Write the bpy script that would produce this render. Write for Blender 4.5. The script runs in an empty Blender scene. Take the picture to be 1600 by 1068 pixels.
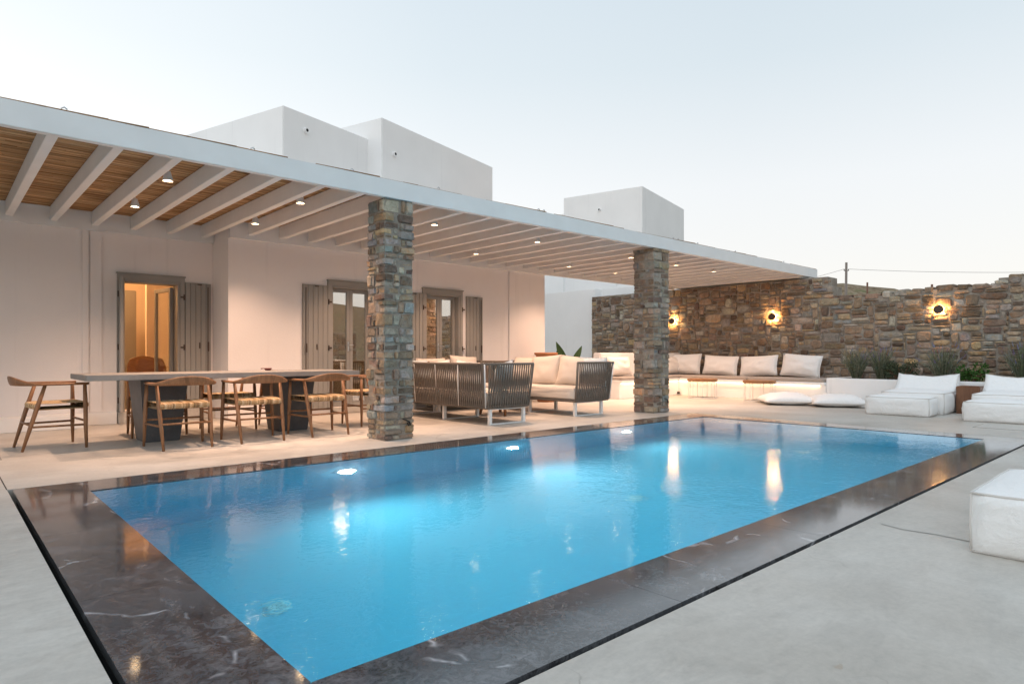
import bpy, bmesh, math, random
from mathutils import Vector, Matrix, noise
R = math.radians
random.seed(7)
sc = bpy.context.scene
COL = sc.collection

# ------------------------------------------------------------------ camera
cam_d = bpy.data.cameras.new('camera'); cam = bpy.data.objects.new('camera', cam_d); COL.objects.link(cam)
cam.location = (0, 0, 0.95)
cam.rotation_euler = (R(90), 0, 0.8353 - math.pi / 2)
cam_d.sensor_width = 36; cam_d.lens = 36 * 999.8 / 1600
cam_d.shift_y = 0.012
cam_d.clip_start = 0.05; cam_d.clip_end = 2000
sc.camera = cam

# ------------------------------------------------------------------ sky, sun, exposure
w = bpy.data.worlds.new('World'); sc.world = w; w.use_nodes = True
nt = w.node_tree; nt.nodes.clear()
def wn(t): return nt.nodes.new(t)
wo = wn('ShaderNodeOutputWorld'); bg = wn('ShaderNodeBackground')
sky = wn('ShaderNodeTexSky'); sky.sky_type = 'NISHITA'; sky.sun_disc = False
SUN_AZ, SUN_EL = R(200), R(36)
sky.sun_elevation = R(5); sky.sun_rotation = R(-30); sky.air_density = 1.0; sky.dust_density = 1.5; sky.ozone_density = 2.0
tc = wn('ShaderNodeTexCoord'); sx = wn('ShaderNodeSeparateXYZ'); ramp = wn('ShaderNodeValToRGB')
nt.links.new(tc.outputs['Generated'], sx.inputs[0]); nt.links.new(sx.outputs['Z'], ramp.inputs[0])
e = ramp.color_ramp.elements
e[0].position = 0.0; e[0].color = (0.94, 0.875, 0.81, 1)
e[1].position = 1.0; e[1].color = (0.60, 0.74, 0.88, 1)
for p, c in ((0.10, (0.93, 0.905, 0.875)), (0.24, (0.87, 0.885, 0.895)), (0.40, (0.70, 0.775, 0.82)), (0.6, (0.60, 0.70, 0.78))):
    k = ramp.color_ramp.elements.new(p); k.color = (*c, 1)
sm = wn('ShaderNodeVectorMath'); sm.operation = 'SCALE'; sm.inputs['Scale'].default_value = 0.035
mixw = wn('ShaderNodeVectorMath'); mixw.operation = 'ADD'
nt.links.new(sky.outputs[0], sm.inputs[0]); nt.links.new(sm.outputs[0], mixw.inputs[0]); nt.links.new(ramp.outputs[0], mixw.inputs[1])
dt = wn('ShaderNodeVectorMath'); dt.operation = 'DOT_PRODUCT'; dt.inputs[1].default_value = (-0.5, 0.86, 0.1)
nt.links.new(tc.outputs['Generated'], dt.inputs[0])
glow = wn('ShaderNodeValToRGB'); nt.links.new(dt.outputs['Value'], glow.inputs[0])
ge = glow.color_ramp.elements; ge[0].position = 0.0; ge[0].color = (0, 0, 0, 1); ge[1].position = 1.0; ge[1].color = (0.26, 0.22, 0.18, 1)
ge.new(0.4).color = (0.05, 0.045, 0.04, 1)
mixg = wn('ShaderNodeVectorMath'); mixg.operation = 'ADD'
nt.links.new(mixw.outputs[0], mixg.inputs[0]); nt.links.new(glow.outputs[0], mixg.inputs[1])
nt.links.new(mixg.outputs[0], bg.inputs['Color']); bg.inputs['Strength'].default_value = 1.0
nt.links.new(bg.outputs[0], wo.inputs['Surface'])
sun_d = bpy.data.lights.new('sun', 'SUN'); sun = bpy.data.objects.new('sun', sun_d); COL.objects.link(sun)
sun_d.energy = 0.7; sun_d.angle = R(80); sun_d.color = (0.95, 0.97, 1.0)
sun.rotation_euler = (R(50), 0, R(-60)); sun.location = (-10, -10, 20)
sc.view_settings.view_transform = 'Standard'; sc.view_settings.look = 'None'
sc.view_settings.exposure = 0.0; sc.view_settings.gamma = 1.0
sc.render.engine = 'CYCLES'
cy = sc.cycles
cy.use_denoising = True
try: cy.denoiser = 'OPENIMAGEDENOISE'
except Exception: pass
cy.max_bounces = 10; cy.diffuse_bounces = 5; cy.glossy_bounces = 5; cy.transmission_bounces = 8; cy.transparent_max_bounces = 12
cy.sample_clamp_indirect = 8.0; cy.blur_glossy = 0.5

# ------------------------------------------------------------------ helpers
class MB:
    def __init__(self): self.v = []; self.f = []; self.tint = []; self.cur = (1, 1, 1)
    def add(self, vs, fs):
        o = len(self.v); self.v += [tuple(p) for p in vs]; self.f += [tuple(i + o for i in q) for q in fs]
        self.tint += [self.cur] * len(vs); return self
    def box(self, x0, x1, y0, y1, z0, z1, M=None):
        vs = [(x0, y0, z0), (x1, y0, z0), (x1, y1, z0), (x0, y1, z0), (x0, y0, z1), (x1, y0, z1), (x1, y1, z1), (x0, y1, z1)]
        if M: vs = [M @ Vector(p) for p in vs]
        return self.add(vs, [(0, 3, 2, 1), (4, 5, 6, 7), (0, 1, 5, 4), (1, 2, 6, 5), (2, 3, 7, 6), (3, 0, 4, 7)])
    def tube(self, pts, rad, n=8, cap=True, sq=None, twist=0.0):
        pts = [Vector(p) for p in pts]; m = len(pts)
        rad = rad if isinstance(rad, (list, tuple)) else [rad] * m
        vs = []; prev = None
        for i, p in enumerate(pts):
            t = (pts[min(i + 1, m - 1)] - pts[max(i - 1, 0)]).normalized()
            if prev is None:
                a = Vector((0, 0, 1)) if abs(t.z) < 0.9 else Vector((1, 0, 0))
                u = t.cross(a).normalized()
            else:
                u = (prev - t * prev.dot(t)).normalized()
            prev = u; q = t.cross(u)
            r = rad[i]; ru, rq = r if isinstance(r, tuple) else (r, r)
            for k in range(n):
                an = 2 * math.pi * (k + 0.5) / n + twist
                vs.append(p + u * math.cos(an) * ru + q * math.sin(an) * rq)
        fs = [(i * n + k, i * n + (k + 1) % n, (i + 1) * n + (k + 1) % n, (i + 1) * n + k) for i in range(m - 1) for k in range(n)]
        if cap: fs += [tuple(range(n - 1, -1, -1)), tuple((m - 1) * n + k for k in range(n))]
        return self.add(vs, fs)
    def lathe(self, prof, n=24, c=(0, 0, 0)):
        vs = [(c[0] + r * math.cos(2 * math.pi * k / n), c[1] + r * math.sin(2 * math.pi * k / n), c[2] + z) for r, z in prof for k in range(n)]
        fs = [(i * n + k, i * n + (k + 1) % n, (i + 1) * n + (k + 1) % n, (i + 1) * n + k) for i in range(len(prof) - 1) for k in range(n)]
        return self.add(vs, fs)
    def build(self, name, mat, parent=None, smooth=False, loc=None, rotz=None, bevel=0.0, tint=False, kind=None):
        me = bpy.data.meshes.new(name); me.from_pydata(self.v, [], self.f); me.update()
        if tint:
            a = me.color_attributes.new('tint', 'FLOAT_COLOR', 'POINT')
            for i, t in enumerate(self.tint): a.data[i].color = (*t, 1)
        if bevel > 0:
            bm = bmesh.new(); bm.from_mesh(me)
            bmesh.ops.bevel(bm, geom=[e for e in bm.edges if len(e.link_faces) == 2 and e.calc_face_angle(0) > 0.5], offset=bevel, segments=2, affect='EDGES', clamp_overlap=True)
            bm.to_mesh(me); bm.free()
        if smooth:
            me.polygons.foreach_set('use_smooth', [True] * len(me.polygons))
        o = bpy.data.objects.new(name, me); COL.objects.link(o)
        if mat: me.materials.append(mat)
        if parent: o.parent = parent
        if loc: o.location = loc
        if rotz: o.rotation_euler = (0, 0, rotz)
        if kind: o['kind'] = kind
        return o

def thing(name, label, cat, loc=(0, 0, 0), rotz=0, group=None):
    o = bpy.data.objects.new(name, None); COL.objects.link(o); o.empty_display_size = 0.1
    o.location = loc; o.rotation_euler = (0, 0, rotz)
    o['label'] = label; o['category'] = cat
    if group: o['group'] = group
    return o
def tag(o, label, cat, group=None):
    o['label'] = label; o['category'] = cat
    if group: o['group'] = group
    return o
def dup(root, loc=None, rotz=None, label=None):
    r = root.copy(); COL.objects.link(r)
    if loc is not None: r.location = loc
    if rotz is not None: r.rotation_euler = (0, 0, rotz)
    if label: r['label'] = label
    for ch in list(root.children):
        c = ch.copy(); COL.objects.link(c); c.parent = r
        for g in list(ch.children):
            d = g.copy(); COL.objects.link(d); d.parent = c
    return r
def bx(name, mat, parent, x0, x1, y0, y1, z0, z1, bevel=0.0, M=None, **k):
    return MB().box(x0, x1, y0, y1, z0, z1, M).build(name, mat, parent, bevel=bevel, **k)

# ------------------------------------------------------------------ materials
def mat(name, col=(0.8, 0.8, 0.8), rough=0.6, metal=0.0, spec=0.5):
    m = bpy.data.materials.new(name); m.use_nodes = True
    b = m.node_tree.nodes['Principled BSDF']
    b.inputs['Base Color'].default_value = (*col, 1); b.inputs['Roughness'].default_value = rough
    b.inputs['Metallic'].default_value = metal; b.inputs['Specular IOR Level'].default_value = spec
    return m, m.node_tree, b
def N(t, kind, **kw):
    n = t.nodes.new(kind)
    for k, v in kw.items():
        if k in n.inputs: n.inputs[k].default_value = v
        else: setattr(n, k, v)
    return n
def coords(t, scale=(1, 1, 1), rot=(0, 0, 0), world=False):
    m = N(t, 'ShaderNodeMapping'); m.inputs['Scale'].default_value = scale; m.inputs['Rotation'].default_value = rot
    if world:
        t.links.new(N(t, 'ShaderNodeNewGeometry').outputs['Position'], m.inputs[0])
    else:
        t.links.new(N(t, 'ShaderNodeTexCoord').outputs['Object'], m.inputs[0])
    return m.outputs[0]
def noise_n(t, vec, scale, detail=4.0, rough=0.55, dist=0.0):
    n = N(t, 'ShaderNodeTexNoise', Scale=scale, Detail=detail, Roughness=rough, Distortion=dist)
    t.links.new(vec, n.inputs['Vector']); return n.outputs['Fac']
def rampn(t, fac, stops):
    r = N(t, 'ShaderNodeValToRGB'); e = r.color_ramp.elements
    e[0].position, e[1].position = stops[0][0], stops[-1][0]
    def c4(c): return (*c, 1) if isinstance(c, tuple) else (c, c, c, 1)
    e[0].color = c4(stops[0][1]); e[1].color = c4(stops[-1][1])
    for p, c in stops[1:-1]: e.new(p).color = c4(c)
    t.links.new(fac, r.inputs[0]); return r.outputs[0]
def mixc(t, a, b, fac=0.5, mode='MIX'):
    m = N(t, 'ShaderNodeMix', data_type='RGBA', blend_type=mode)
    for i, x in ((6, a), (7, b), (0, fac)):
        if isinstance(x, (tuple, float, int)): m.inputs[i].default_value = ((*x, 1) if isinstance(x, tuple) else x)
        else: t.links.new(x, m.inputs[i])
    return m.outputs[2]
def bump(t, b, h, strength=0.2, dist=0.01):
    n = N(t, 'ShaderNodeBump', Strength=strength, Distance=dist)
    t.links.new(h, n.inputs['Height']); t.links.new(n.outputs[0], b.inputs['Normal']); return n

def m_plaster(name, col, amt=0.10, world=True):
    m, t, b = mat(name, col, 0.85, spec=0.25)
    v = coords(t, world=world)
    n1 = noise_n(t, v, 1.1, 5); n2 = noise_n(t, v, 45, 3)
    c = mixc(t, tuple(x * (1 - amt) for x in col), tuple(min(1, x * (1 + amt * 0.5)) for x in col), n1)
    # faint vertical rain streaks
    vs = coords(t, (7, 7, 0.35), world=world); st = rampn(t, noise_n(t, vs, 1.0, 5, 0.6), [(0.60, 0.0), (0.78, 1.0)])
    c = mixc(t, c, tuple(x * 0.82 for x in col), mixc(t, (0, 0, 0), (0.55, 0.55, 0.55), st))
    t.links.new(c, b.inputs['Base Color'])
    bump(t, b, mixc(t, n2, n1, 0.4), 0.18, 0.01)
    return m
M_WHITE = m_plaster('white_plaster', (0.87, 0.865, 0.855))
M_WALLS = m_plaster('house_plaster', (0.83, 0.79, 0.77))
def m_paint(name, col, rough=0.5):
    m, t, b = mat(name, col, rough, spec=0.35)
    v = coords(t, (1, 1, 1), world=True); n1 = noise_n(t, v, 3, 5); n2 = noise_n(t, v, 60, 2)
    t.links.new(mixc(t, tuple(x * 0.88 for x in col), tuple(min(1, x * 1.05) for x in col), n1), b.inputs['Base Color'])
    bump(t, b, n2, 0.10, 0.004); return m
M_BEAM = m_paint('white_painted_timber', (0.79, 0.79, 0.78), 0.55)
M_SHUT = m_paint('taupe_painted_timber', (0.31, 0.295, 0.27), 0.5)
M_WMETAL = m_paint('white_metal', (0.80, 0.79, 0.77), 0.35)
M_DARKMETAL = mat('dark_bronze_metal', (0.075, 0.05, 0.038), 0.5, 0.3)[0]
M_CHROME = mat('brushed_steel', (0.6, 0.6, 0.6), 0.3, 1.0)[0]
M_BLACK = mat('black_slot', (0.006, 0.006, 0.007), 0.6)[0]

def m_concrete_floor():
    m, t, b = mat('polished_cement', (0.55, 0.52, 0.48), 0.5, spec=0.35)
    v = coords(t, world=True)
    big = noise_n(t, v, 0.45, 6, 0.62, 0.6)
    ta = noise_n(t, coords(t, (1.0, 2.4, 1), (0, 0, 0.9), True), 1.6, 10, 0.66, 2.2)
    tb_ = noise_n(t, coords(t, (1.0, 2.0, 1), (0, 0, -0.6), True), 4.0, 9, 0.68, 2.0)
    fine = noise_n(t, v, 34, 6, 0.75)
    c = rampn(t, big, [(0.34, (0.415, 0.378, 0.328)), (0.5, (0.515, 0.48, 0.43)), (0.66, (0.59, 0.563, 0.515))])
    c = mixc(t, c, rampn(t, ta, [(0.32, 0.80), (0.5, 1.0), (0.68, 1.10)]), 0.6, 'MULTIPLY')
    c = mixc(t, c, rampn(t, tb_, [(0.32, 0.84), (0.5, 1.0), (0.68, 1.10)]), 0.45, 'MULTIPLY')
    c = mixc(t, c, rampn(t, fine, [(0.30, 0.86), (0.6, 1.03)]), 0.7, 'MULTIPLY')
    st = rampn(t, noise_n(t, v, 2.3, 4, 0.55, 0.5), [(0.68, 0.0), (0.78, 1.0)])
    c = mixc(t, c, (0.45, 0.37, 0.28), mixc(t, (0, 0, 0), (0.32, 0.32, 0.32), st))
    sp = rampn(t, noise_n(t, v, 8, 3, 0.5, 0.4), [(0.74, 0.0), (0.77, 1.0)])
    c = mixc(t, c, (0.34, 0.25, 0.17), mixc(t, (0, 0, 0), (0.42, 0.42, 0.42), sp))
    # hairline cracks here and there
    dn = N(t, 'ShaderNodeTexNoise', Scale=1.6, Detail=6.0); t.links.new(v, dn.inputs['Vector'])
    ad = N(t, 'ShaderNodeVectorMath', operation='ADD'); t.links.new(v, ad.inputs[0]); t.links.new(dn.outputs['Color'], ad.inputs[1])
    vo = N(t, 'ShaderNodeTexVoronoi', feature='DISTANCE_TO_EDGE', Scale=0.55); t.links.new(ad.outputs[0], vo.inputs['Vector'])
    cr = mixc(t, rampn(t, vo.outputs['Distance'], [(0.0, 1.0), (0.0025, 0.0)]), rampn(t, noise_n(t, v, 0.7, 3), [(0.50, 0.0), (0.58, 0.6)]), 1.0, 'MULTIPLY')
    c = mixc(t, c, (0.25, 0.22, 0.19), cr)
    t.links.new(c, b.inputs['Base Color'])
    t.links.new(rampn(t, ta, [(0.3, 0.34), (0.7, 0.58)]), b.inputs['Roughness'])
    bump(t, b, mixc(t, fine, mixc(t, ta, tb_, 0.5), 0.6), 0.10, 0.01)
    return m
M_DECK = m_concrete_floor()

def m_marble():
    m, t, b = mat('wet_dark_marble', (0.05, 0.05, 0.055), 0.12, spec=0.6)
    oi = N(t, 'ShaderNodeObjectInfo')
    v = coords(t, (1, 1, 1), (0, 0, 0.5), True)
    n1 = noise_n(t, v, 5.0, 10, 0.68, 1.2); n2 = noise_n(t, v, 1.4, 4, 0.6)
    n3 = noise_n(t, v, 22, 8, 0.75, 2.0)
    c = rampn(t, n1, [(0.32, (0.008, 0.009, 0.012)), (0.5, (0.036, 0.039, 0.046)), (0.66, (0.15, 0.157, 0.173))])
    c = mixc(t, c, rampn(t, n3, [(0.42, (0.010, 0.010, 0.012)), (0.60, (0.22, 0.22, 0.23))]), 0.38)
    c = mixc(t, c, (0.075, 0.082, 0.094), mixc(t, (0, 0, 0), (0.6, 0.6, 0.6), rampn(t, n2, [(0.42, 0.0), (0.62, 1.0)])))
    # long white veins
    dv = N(t, 'ShaderNodeVectorMath', operation='ADD'); nv = N(t, 'ShaderNodeTexNoise', Scale=2.2, Detail=4.0)
    t.links.new(v, nv.inputs['Vector'])
    sc_ = N(t, 'ShaderNodeVectorMath', operation='SCALE'); sc_.inputs['Scale'].default_value = 0.55
    t.links.new(nv.outputs['Color'], sc_.inputs[0]); t.links.new(v, dv.inputs[0]); t.links.new(sc_.outputs[0], dv.inputs[1])
    vo = N(t, 'ShaderNodeTexVoronoi', feature='DISTANCE_TO_EDGE', Scale=1.25); t.links.new(dv.outputs[0], vo.inputs['Vector'])
    vein = rampn(t, vo.outputs['Distance'], [(0.0, 1.0), (0.008, 0.5), (0.018, 0.0)])
    gate = rampn(t, noise_n(t, v, 2.6, 4, 0.65), [(0.50, 0.0), (0.60, 1.0)])
    vein = mixc(t, vein, gate, 1.0, 'MULTIPLY')
    c = mixc(t, c, (0.5, 0.5, 0.52), vein)
    t.links.new(c, b.inputs['Base Color'])
    t.links.new(rampn(t, n1, [(0.3, 0.08), (0.75, 0.22)]), b.inputs['Roughness'])
    bump(t, b, mixc(t, n3, n1, 0.4), 0.14, 0.004)
    cb = N(t, 'ShaderNodeBump', Strength=0.014, Distance=0.008); t.links.new(noise_n(t, v, 60, 4, 0.65), cb.inputs['Height']); t.links.new(cb.outputs[0], b.inputs['Coat Normal'])
    b.inputs['Coat Weight'].default_value = 1.0; b.inputs['Coat Roughness'].default_value = 0.055; b.inputs['Coat IOR'].default_value = 1.5; b.inputs['IOR'].default_value = 1.45; b.inputs['Specular IOR Level'].default_value = 0.08
    return m
M_MARBLE = m_marble()

def m_stone(name='rubble_stone'):
    m, t, b = mat(name, (0.3, 0.2, 0.12), 0.9, spec=0.2)
    at = N(t, 'ShaderNodeAttribute', attribute_name='tint')
    v = coords(t, world=True)
    n1 = noise_n(t, v, 14, 7, 0.7, 0.5); n2 = noise_n(t, v, 55, 4, 0.7)
    c = mixc(t, at.outputs['Color'], rampn(t, n1, [(0.25, 0.5), (0.5, 0.95), (0.75, 1.4)]), 1.0, 'MULTIPLY')
    rust = rampn(t, noise_n(t, v, 8, 4, 0.6), [(0.52, 0.0), (0.68, 1.0)])
    c = mixc(t, c, mixc(t, at.outputs['Color'], (1.15, 0.85, 0.58), 1.0, 'MULTIPLY'), mixc(t, (0, 0, 0), (0.6, 0.6, 0.6), rust))
    lich = rampn(t, noise_n(t, v, 24, 3, 0.6), [(0.68, 0.0), (0.74, 1.0)])
    c = mixc(t, c, (0.42, 0.40, 0.35), mixc(t, (0, 0, 0), (0.45, 0.45, 0.45), lich))
    t.links.new(c, b.inputs['Base Color'])
    bump(t, b, mixc(t, n1, n2, 0.45), 0.9, 0.025)
    return m
M_STONE = m_stone()
def m_mortar():
    m, t, b = mat('lime_mortar', (0.33, 0.28, 0.23), 0.95, spec=0.15)
    v = coords(t, world=True); n1 = noise_n(t, v, 6, 6, 0.65); n2 = noise_n(t, v, 40, 4, 0.7)
    c = rampn(t, n1, [(0.3, (0.20, 0.165, 0.135)), (0.7, (0.40, 0.355, 0.30))])
    t.links.new(c, b.inputs['Base Color']); bump(t, b, mixc(t, n1, n2, 0.5), 1.0, 0.03); return m
M_MORTAR = m_mortar()

def m_wood(name, c0, c1, scale=14, rough=0.45, axis=(1, 1, 0.12)):
    m, t, b = mat(name, c0, rough, spec=0.4)
    oi = N(t, 'ShaderNodeObjectInfo')
    mp = N(t, 'ShaderNodeMapping'); mp.inputs['Scale'].default_value = axis
    tcn = N(t, 'ShaderNodeTexCoord'); t.links.new(tcn.outputs['Object'], mp.inputs[0])
    off = N(t, 'ShaderNodeVectorMath', operation='ADD'); t.links.new(mp.outputs[0], off.inputs[0])
    sc_ = N(t, 'ShaderNodeMath', operation='MULTIPLY'); sc_.inputs[1].default_value = 17.0
    t.links.new(oi.outputs['Random'], sc_.inputs[0]); t.links.new(sc_.outputs[0], off.inputs[1])
    n0 = noise_n(t, off.outputs[0], scale * 0.9, 3, 0.5, 2.2)
    n = noise_n(t, off.outputs[0], scale * 5, 5, 0.65)
    f = mixc(t, rampn(t, n0, [(0.30, 0.0), (0.42, 0.7), (0.5, 0.25), (0.58, 0.85), (0.72, 0.4)]), n, 0.55)
    t.links.new(rampn(t, f, [(0.15, c0), (0.85, c1)]), b.inputs['Base Color'])
    bump(t, b, n, 0.12, 0.003); return m
M_TEAK = m_wood('teak', (0.15, 0.068, 0.030), (0.33, 0.165, 0.078), 10)
M_TEAK2 = m_wood('acacia', (0.11, 0.045, 0.022), (0.22, 0.10, 0.05), 6, 0.4, (1, 1, 0.15))
M_SLICE = m_wood('oak_top', (0.20, 0.085, 0.03), (0.34, 0.16, 0.065), 8, 0.4, (0.2, 1, 1))
def m_tinted(name, rough=0.85, sc_=60, bs=0.4, strn=(1, 1, 1)):
    m, t, b = mat(name, (0.4, 0.3, 0.2), rough, spec=0.2)
    at = N(t, 'ShaderNodeAttribute', attribute_name='tint')
    n = noise_n(t, coords(t, strn), sc_, 4, 0.65)
    t.links.new(mixc(t, at.outputs['Color'], rampn(t, n, [(0.25, 0.6), (0.75, 1.3)]), 1.0, 'MULTIPLY'), b.inputs['Base Color'])
    bump(t, b, n, bs, 0.004); return m
M_RUSH = m_tinted('woven_rush', 0.8, 90, 0.5)
M_REED = m_tinted('reed', 0.75, 30, 0.3, (0.06, 1, 1))
M_LEAF = m_tinted('leaf', 0.55, 30, 0.2)
def m_concrete(name, c0, c1, rough=0.6):
    m, t, b = mat(name, c0, rough, spec=0.3)
    v = coords(t); n1 = noise_n(t, v, 3.5, 6, 0.65, 0.6); n2 = noise_n(t, v, 40, 4, 0.6)
    t.links.new(rampn(t, mixc(t, n1, n2, 0.25), [(0.3, c0), (0.7, c1)]), b.inputs['Base Color'])
    bump(t, b, n2, 0.15, 0.004); return m
M_TABLE = m_concrete('grey_concrete_table', (0.19, 0.185, 0.18), (0.27, 0.262, 0.25), 0.5)
M_PED = m_concrete('dark_concrete_pedestal', (0.055, 0.057, 0.062), (0.105, 0.107, 0.112), 0.45)
def m_fabric(name, col, wr=0.75, weave=420):
    m, t, b = mat(name, col, 0.9, spec=0.15)
    b.inputs['Sheen Weight'].default_value = 0.15
    v = coords(t); n1 = mixc(t, noise_n(t, v, 5, 5, 0.62, 1.4), noise_n(t, coords(t, (1, 1, 0.5)), 13, 4, 0.6, 1.0), 0.35); n2 = noise_n(t, v, weave, 2)
    t.links.new(mixc(t, tuple(x * 0.93 for x in col), col, n1), b.inputs['Base Color'])
    b1 = N(t, 'ShaderNodeBump', Strength=wr, Distance=0.03); t.links.new(n1, b1.inputs['Height'])
    b2 = N(t, 'ShaderNodeBump', Strength=0.2, Distance=0.002); t.links.new(n2, b2.inputs['Height'])
    t.links.new(b1.outputs[0], b2.inputs['Normal']); t.links.new(b2.outputs[0], b.inputs['Normal']); return m
M_CANVAS = m_fabric('white_canvas', (0.86, 0.85, 0.83))
M_PILLOW = m_fabric('off_white_linen', (0.85, 0.81, 0.76))
M_SOFAC = m_fabric('beige_upholstery', (0.66, 0.59, 0.52), 0.25)
M_PAD = m_fabric('greige_pad', (0.40, 0.345, 0.30), 0.2)
M_PRINT = m_fabric('pale_blue_linen', (0.60, 0.66, 0.68))
M_PIPE = mat('beige_piping', (0.64, 0.61, 0.57), 0.9)[0]
M_ROPE = m_fabric('brown_rope', (0.17, 0.143, 0.118), 0.2, 200)
M_TERRA = m_concrete('terracotta', (0.42, 0.17, 0.075), (0.52, 0.23, 0.105), 0.75)
M_SOIL = m_concrete('planter_soil', (0.05, 0.035, 0.025), (0.10, 0.07, 0.05), 0.95)

def m_emit(name, col, s):
    m = bpy.data.materials.new(name); m.use_nodes = True; t = m.node_tree; t.nodes.clear()
    o = t.nodes.new('ShaderNodeOutputMaterial'); e_ = t.nodes.new('ShaderNodeEmission')
    e_.inputs[0].default_value = (*col, 1); e_.inputs[1].default_value = s; t.links.new(e_.outputs[0], o.inputs[0]); return m
WARM = (1.0, 0.66, 0.36)
M_BULB = m_emit('warm_bulb', (1.0, 0.68, 0.38), 45.0)
M_LED = m_emit('warm_led_strip', (1.0, 0.64, 0.34), 9.0)
M_HALO = m_emit('sconce_ring', (1.0, 0.52, 0.17), 16.0)
M_POOLBULB = m_emit('pool_lens', (0.80, 0.92, 1.0), 40.0)
def m_glass():
    m = bpy.data.materials.new('coated_glazing'); m.use_nodes = True; t = m.node_tree; t.nodes.clear()
    o = t.nodes.new('ShaderNodeOutputMaterial'); mx = t.nodes.new('ShaderNodeMixShader')
    g = t.nodes.new('ShaderNodeBsdfGlossy'); g.inputs['Roughness'].default_value = 0.0; g.inputs['Color'].default_value = (0.92, 0.9, 0.88, 1)
    tr = t.nodes.new('ShaderNodeBsdfTransparent'); tr.inputs[0].default_value = (0.86, 0.86, 0.84, 1)
    mx.inputs[0].default_value = 0.5
    t.links.new(tr.outputs[0], mx.inputs[1]); t.links.new(g.outputs[0], mx.inputs[2]); t.links.new(mx.outputs[0], o.inputs[0]); return m
M_GLASS = m_glass()
def m_water():
    m, t, b = mat('pool_water', (1, 1, 1), 0.03)
    b.inputs['Transmission Weight'].default_value = 1.0; b.inputs['IOR'].default_value = 1.333
    v = coords(t, (1.0, 1.0, 1.0), world=True)
    n1 = noise_n(t, v, 5.0, 2, 0.5, 0.5); n2 = noise_n(t, v, 26, 2, 0.5, 0.4)
    gate = rampn(t, noise_n(t, v, 0.55, 2), [(0.38, 0.25), (0.65, 1.0)])
    h = mixc(t, n1, n2, 0.4); h = mixc(t, (0.5, 0.5, 0.5), h, gate)
    bump(t, b, h, 0.22, 0.03)
    va = N(t, 'ShaderNodeVolumeAbsorption', Density=0.42); va.inputs['Color'].default_value = (0.12, 0.84, 0.93, 1)
    t.links.new(va.outputs[0], t.nodes['Material Output'].inputs['Volume'])
    return m
M_WATER = m_water()
def m_basin():
    m, t, b = mat('blue_pool_render', (0.30, 0.62, 0.78), 0.7)
    v = coords(t, world=True); n = noise_n(t, v, 1.2, 4)
    t.links.new(mixc(t, (0.25, 0.56, 0.69), (0.32, 0.64, 0.745), n), b.inputs['Base Color']); return m
M_BASIN = m_basin()
def m_ground():
    m, t, b = mat('dry_hillside', (0.25, 0.19, 0.13), 0.95, spec=0.1)
    v = coords(t, world=True); n1 = noise_n(t, v, 0.22, 6, 0.7); n2 = noise_n(t, v, 1.8, 6, 0.7)
    c = rampn(t, n2, [(0.36, (0.11, 0.08, 0.045)), (0.5, (0.25, 0.18, 0.11)), (0.66, (0.42, 0.34, 0.25))])
    g = rampn(t, n1, [(0.55, 0.0), (0.66, 1.0)])
    c = mixc(t, c, (0.14, 0.17, 0.07), mixc(t, (0, 0, 0), (0.7, 0.7, 0.7), g))
    t.links.new(c, b.inputs['Base Color']); bump(t, b, n2, 0.8, 0.3); return m
M_GROUND = m_ground()
M_INTWALL = m_plaster('interior_plaster', (0.74, 0.62, 0.50))

# ------------------------------------------------------------------ dimensions (metres)
WX0, WX1, WY0, WY1 = 0.815, 8.74, 1.77, 5.29          # water
CX0, CX1, CY0, CY1 = 0.412, 9.13, 1.385, 5.705        # coping outside
SLOT = 0.028
FY, FZ0, FZ1, FX1 = 6.10, 2.667, 2.865, 14.84         # pergola fascia
YA, YB, XC, XE = 10.17, 9.50, 3.125, 9.52             # house walls: recess, front, step, right corner
SX = 14.20                                            # stone wall face

# ------------------------------------------------------------------ terrain
def terr(x, y):
    h = -2.2 + 10.0 * math.exp(-(((x - 66) / 26) ** 2 + ((y - 27) / 20) ** 2))
    h += 26 * math.exp(-(((x + 40) / 90) ** 2 + ((y + 190) / 60) ** 2)) + 16 * math.exp(-(((x - 90) / 70) ** 2 + ((y + 160) / 50) ** 2))
    d = max(0.0, math.hypot(x - 6, y - 6) - 18)
    return h + min(1.0, d / 15) * (noise.noise((x * 0.06, y * 0.06, 0)) * 1.0 + noise.noise((x * 0.3, y * 0.3, 3)) * 0.45 + noise.noise((x * 0.9, y * 0.9, 5)) * 0.15)
def axis(lo, hi, c, fine, n):
    out = []; k = -n
    for i in range(-n, n + 1):
        s = i / n; out.append(c + (hi - c if s > 0 else c - lo) * math.copysign(abs(s) ** 2.2, s))
    return out
xs = axis(-600, 700, 20, 1, 75); ys = axis(-600, 700, 10, 1, 75)
mb = MB(); nx = len(xs)
mb.add([(x, y, terr(x, y)) for y in ys for x in xs], [(j * nx + i, j * nx + i + 1, (j + 1) * nx + i + 1, (j + 1) * nx + i) for j in range(len(ys) - 1) for i in range(nx - 1)])
g = mb.build('ground', M_GROUND, smooth=True); g['kind'] = 'structure'

# ------------------------------------------------------------------ deck with pool hole
def frame_mesh(mb, X0, X1, Y0, Y1, x0, x1, y0, y1, z0, z1):
    P = [(X0, Y0), (X1, Y0), (X1, Y1), (X0, Y1), (x0, y0), (x1, y0), (x1, y1), (x0, y1)]
    vs = [(a, b, z1) for a, b in P] + [(a, b, z0) for a, b in P]
    fs = []
    for i in range(4):
        j = (i + 1) % 4
        fs += [(i, j, 4 + j, 4 + i), (8 + j, 8 + i, 12 + i, 12 + j), (j, i, 8 + i, 8 + j), (4 + i, 4 + j, 12 + j, 12 + i)]
    mb.add(vs, fs)
mb = MB()
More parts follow.
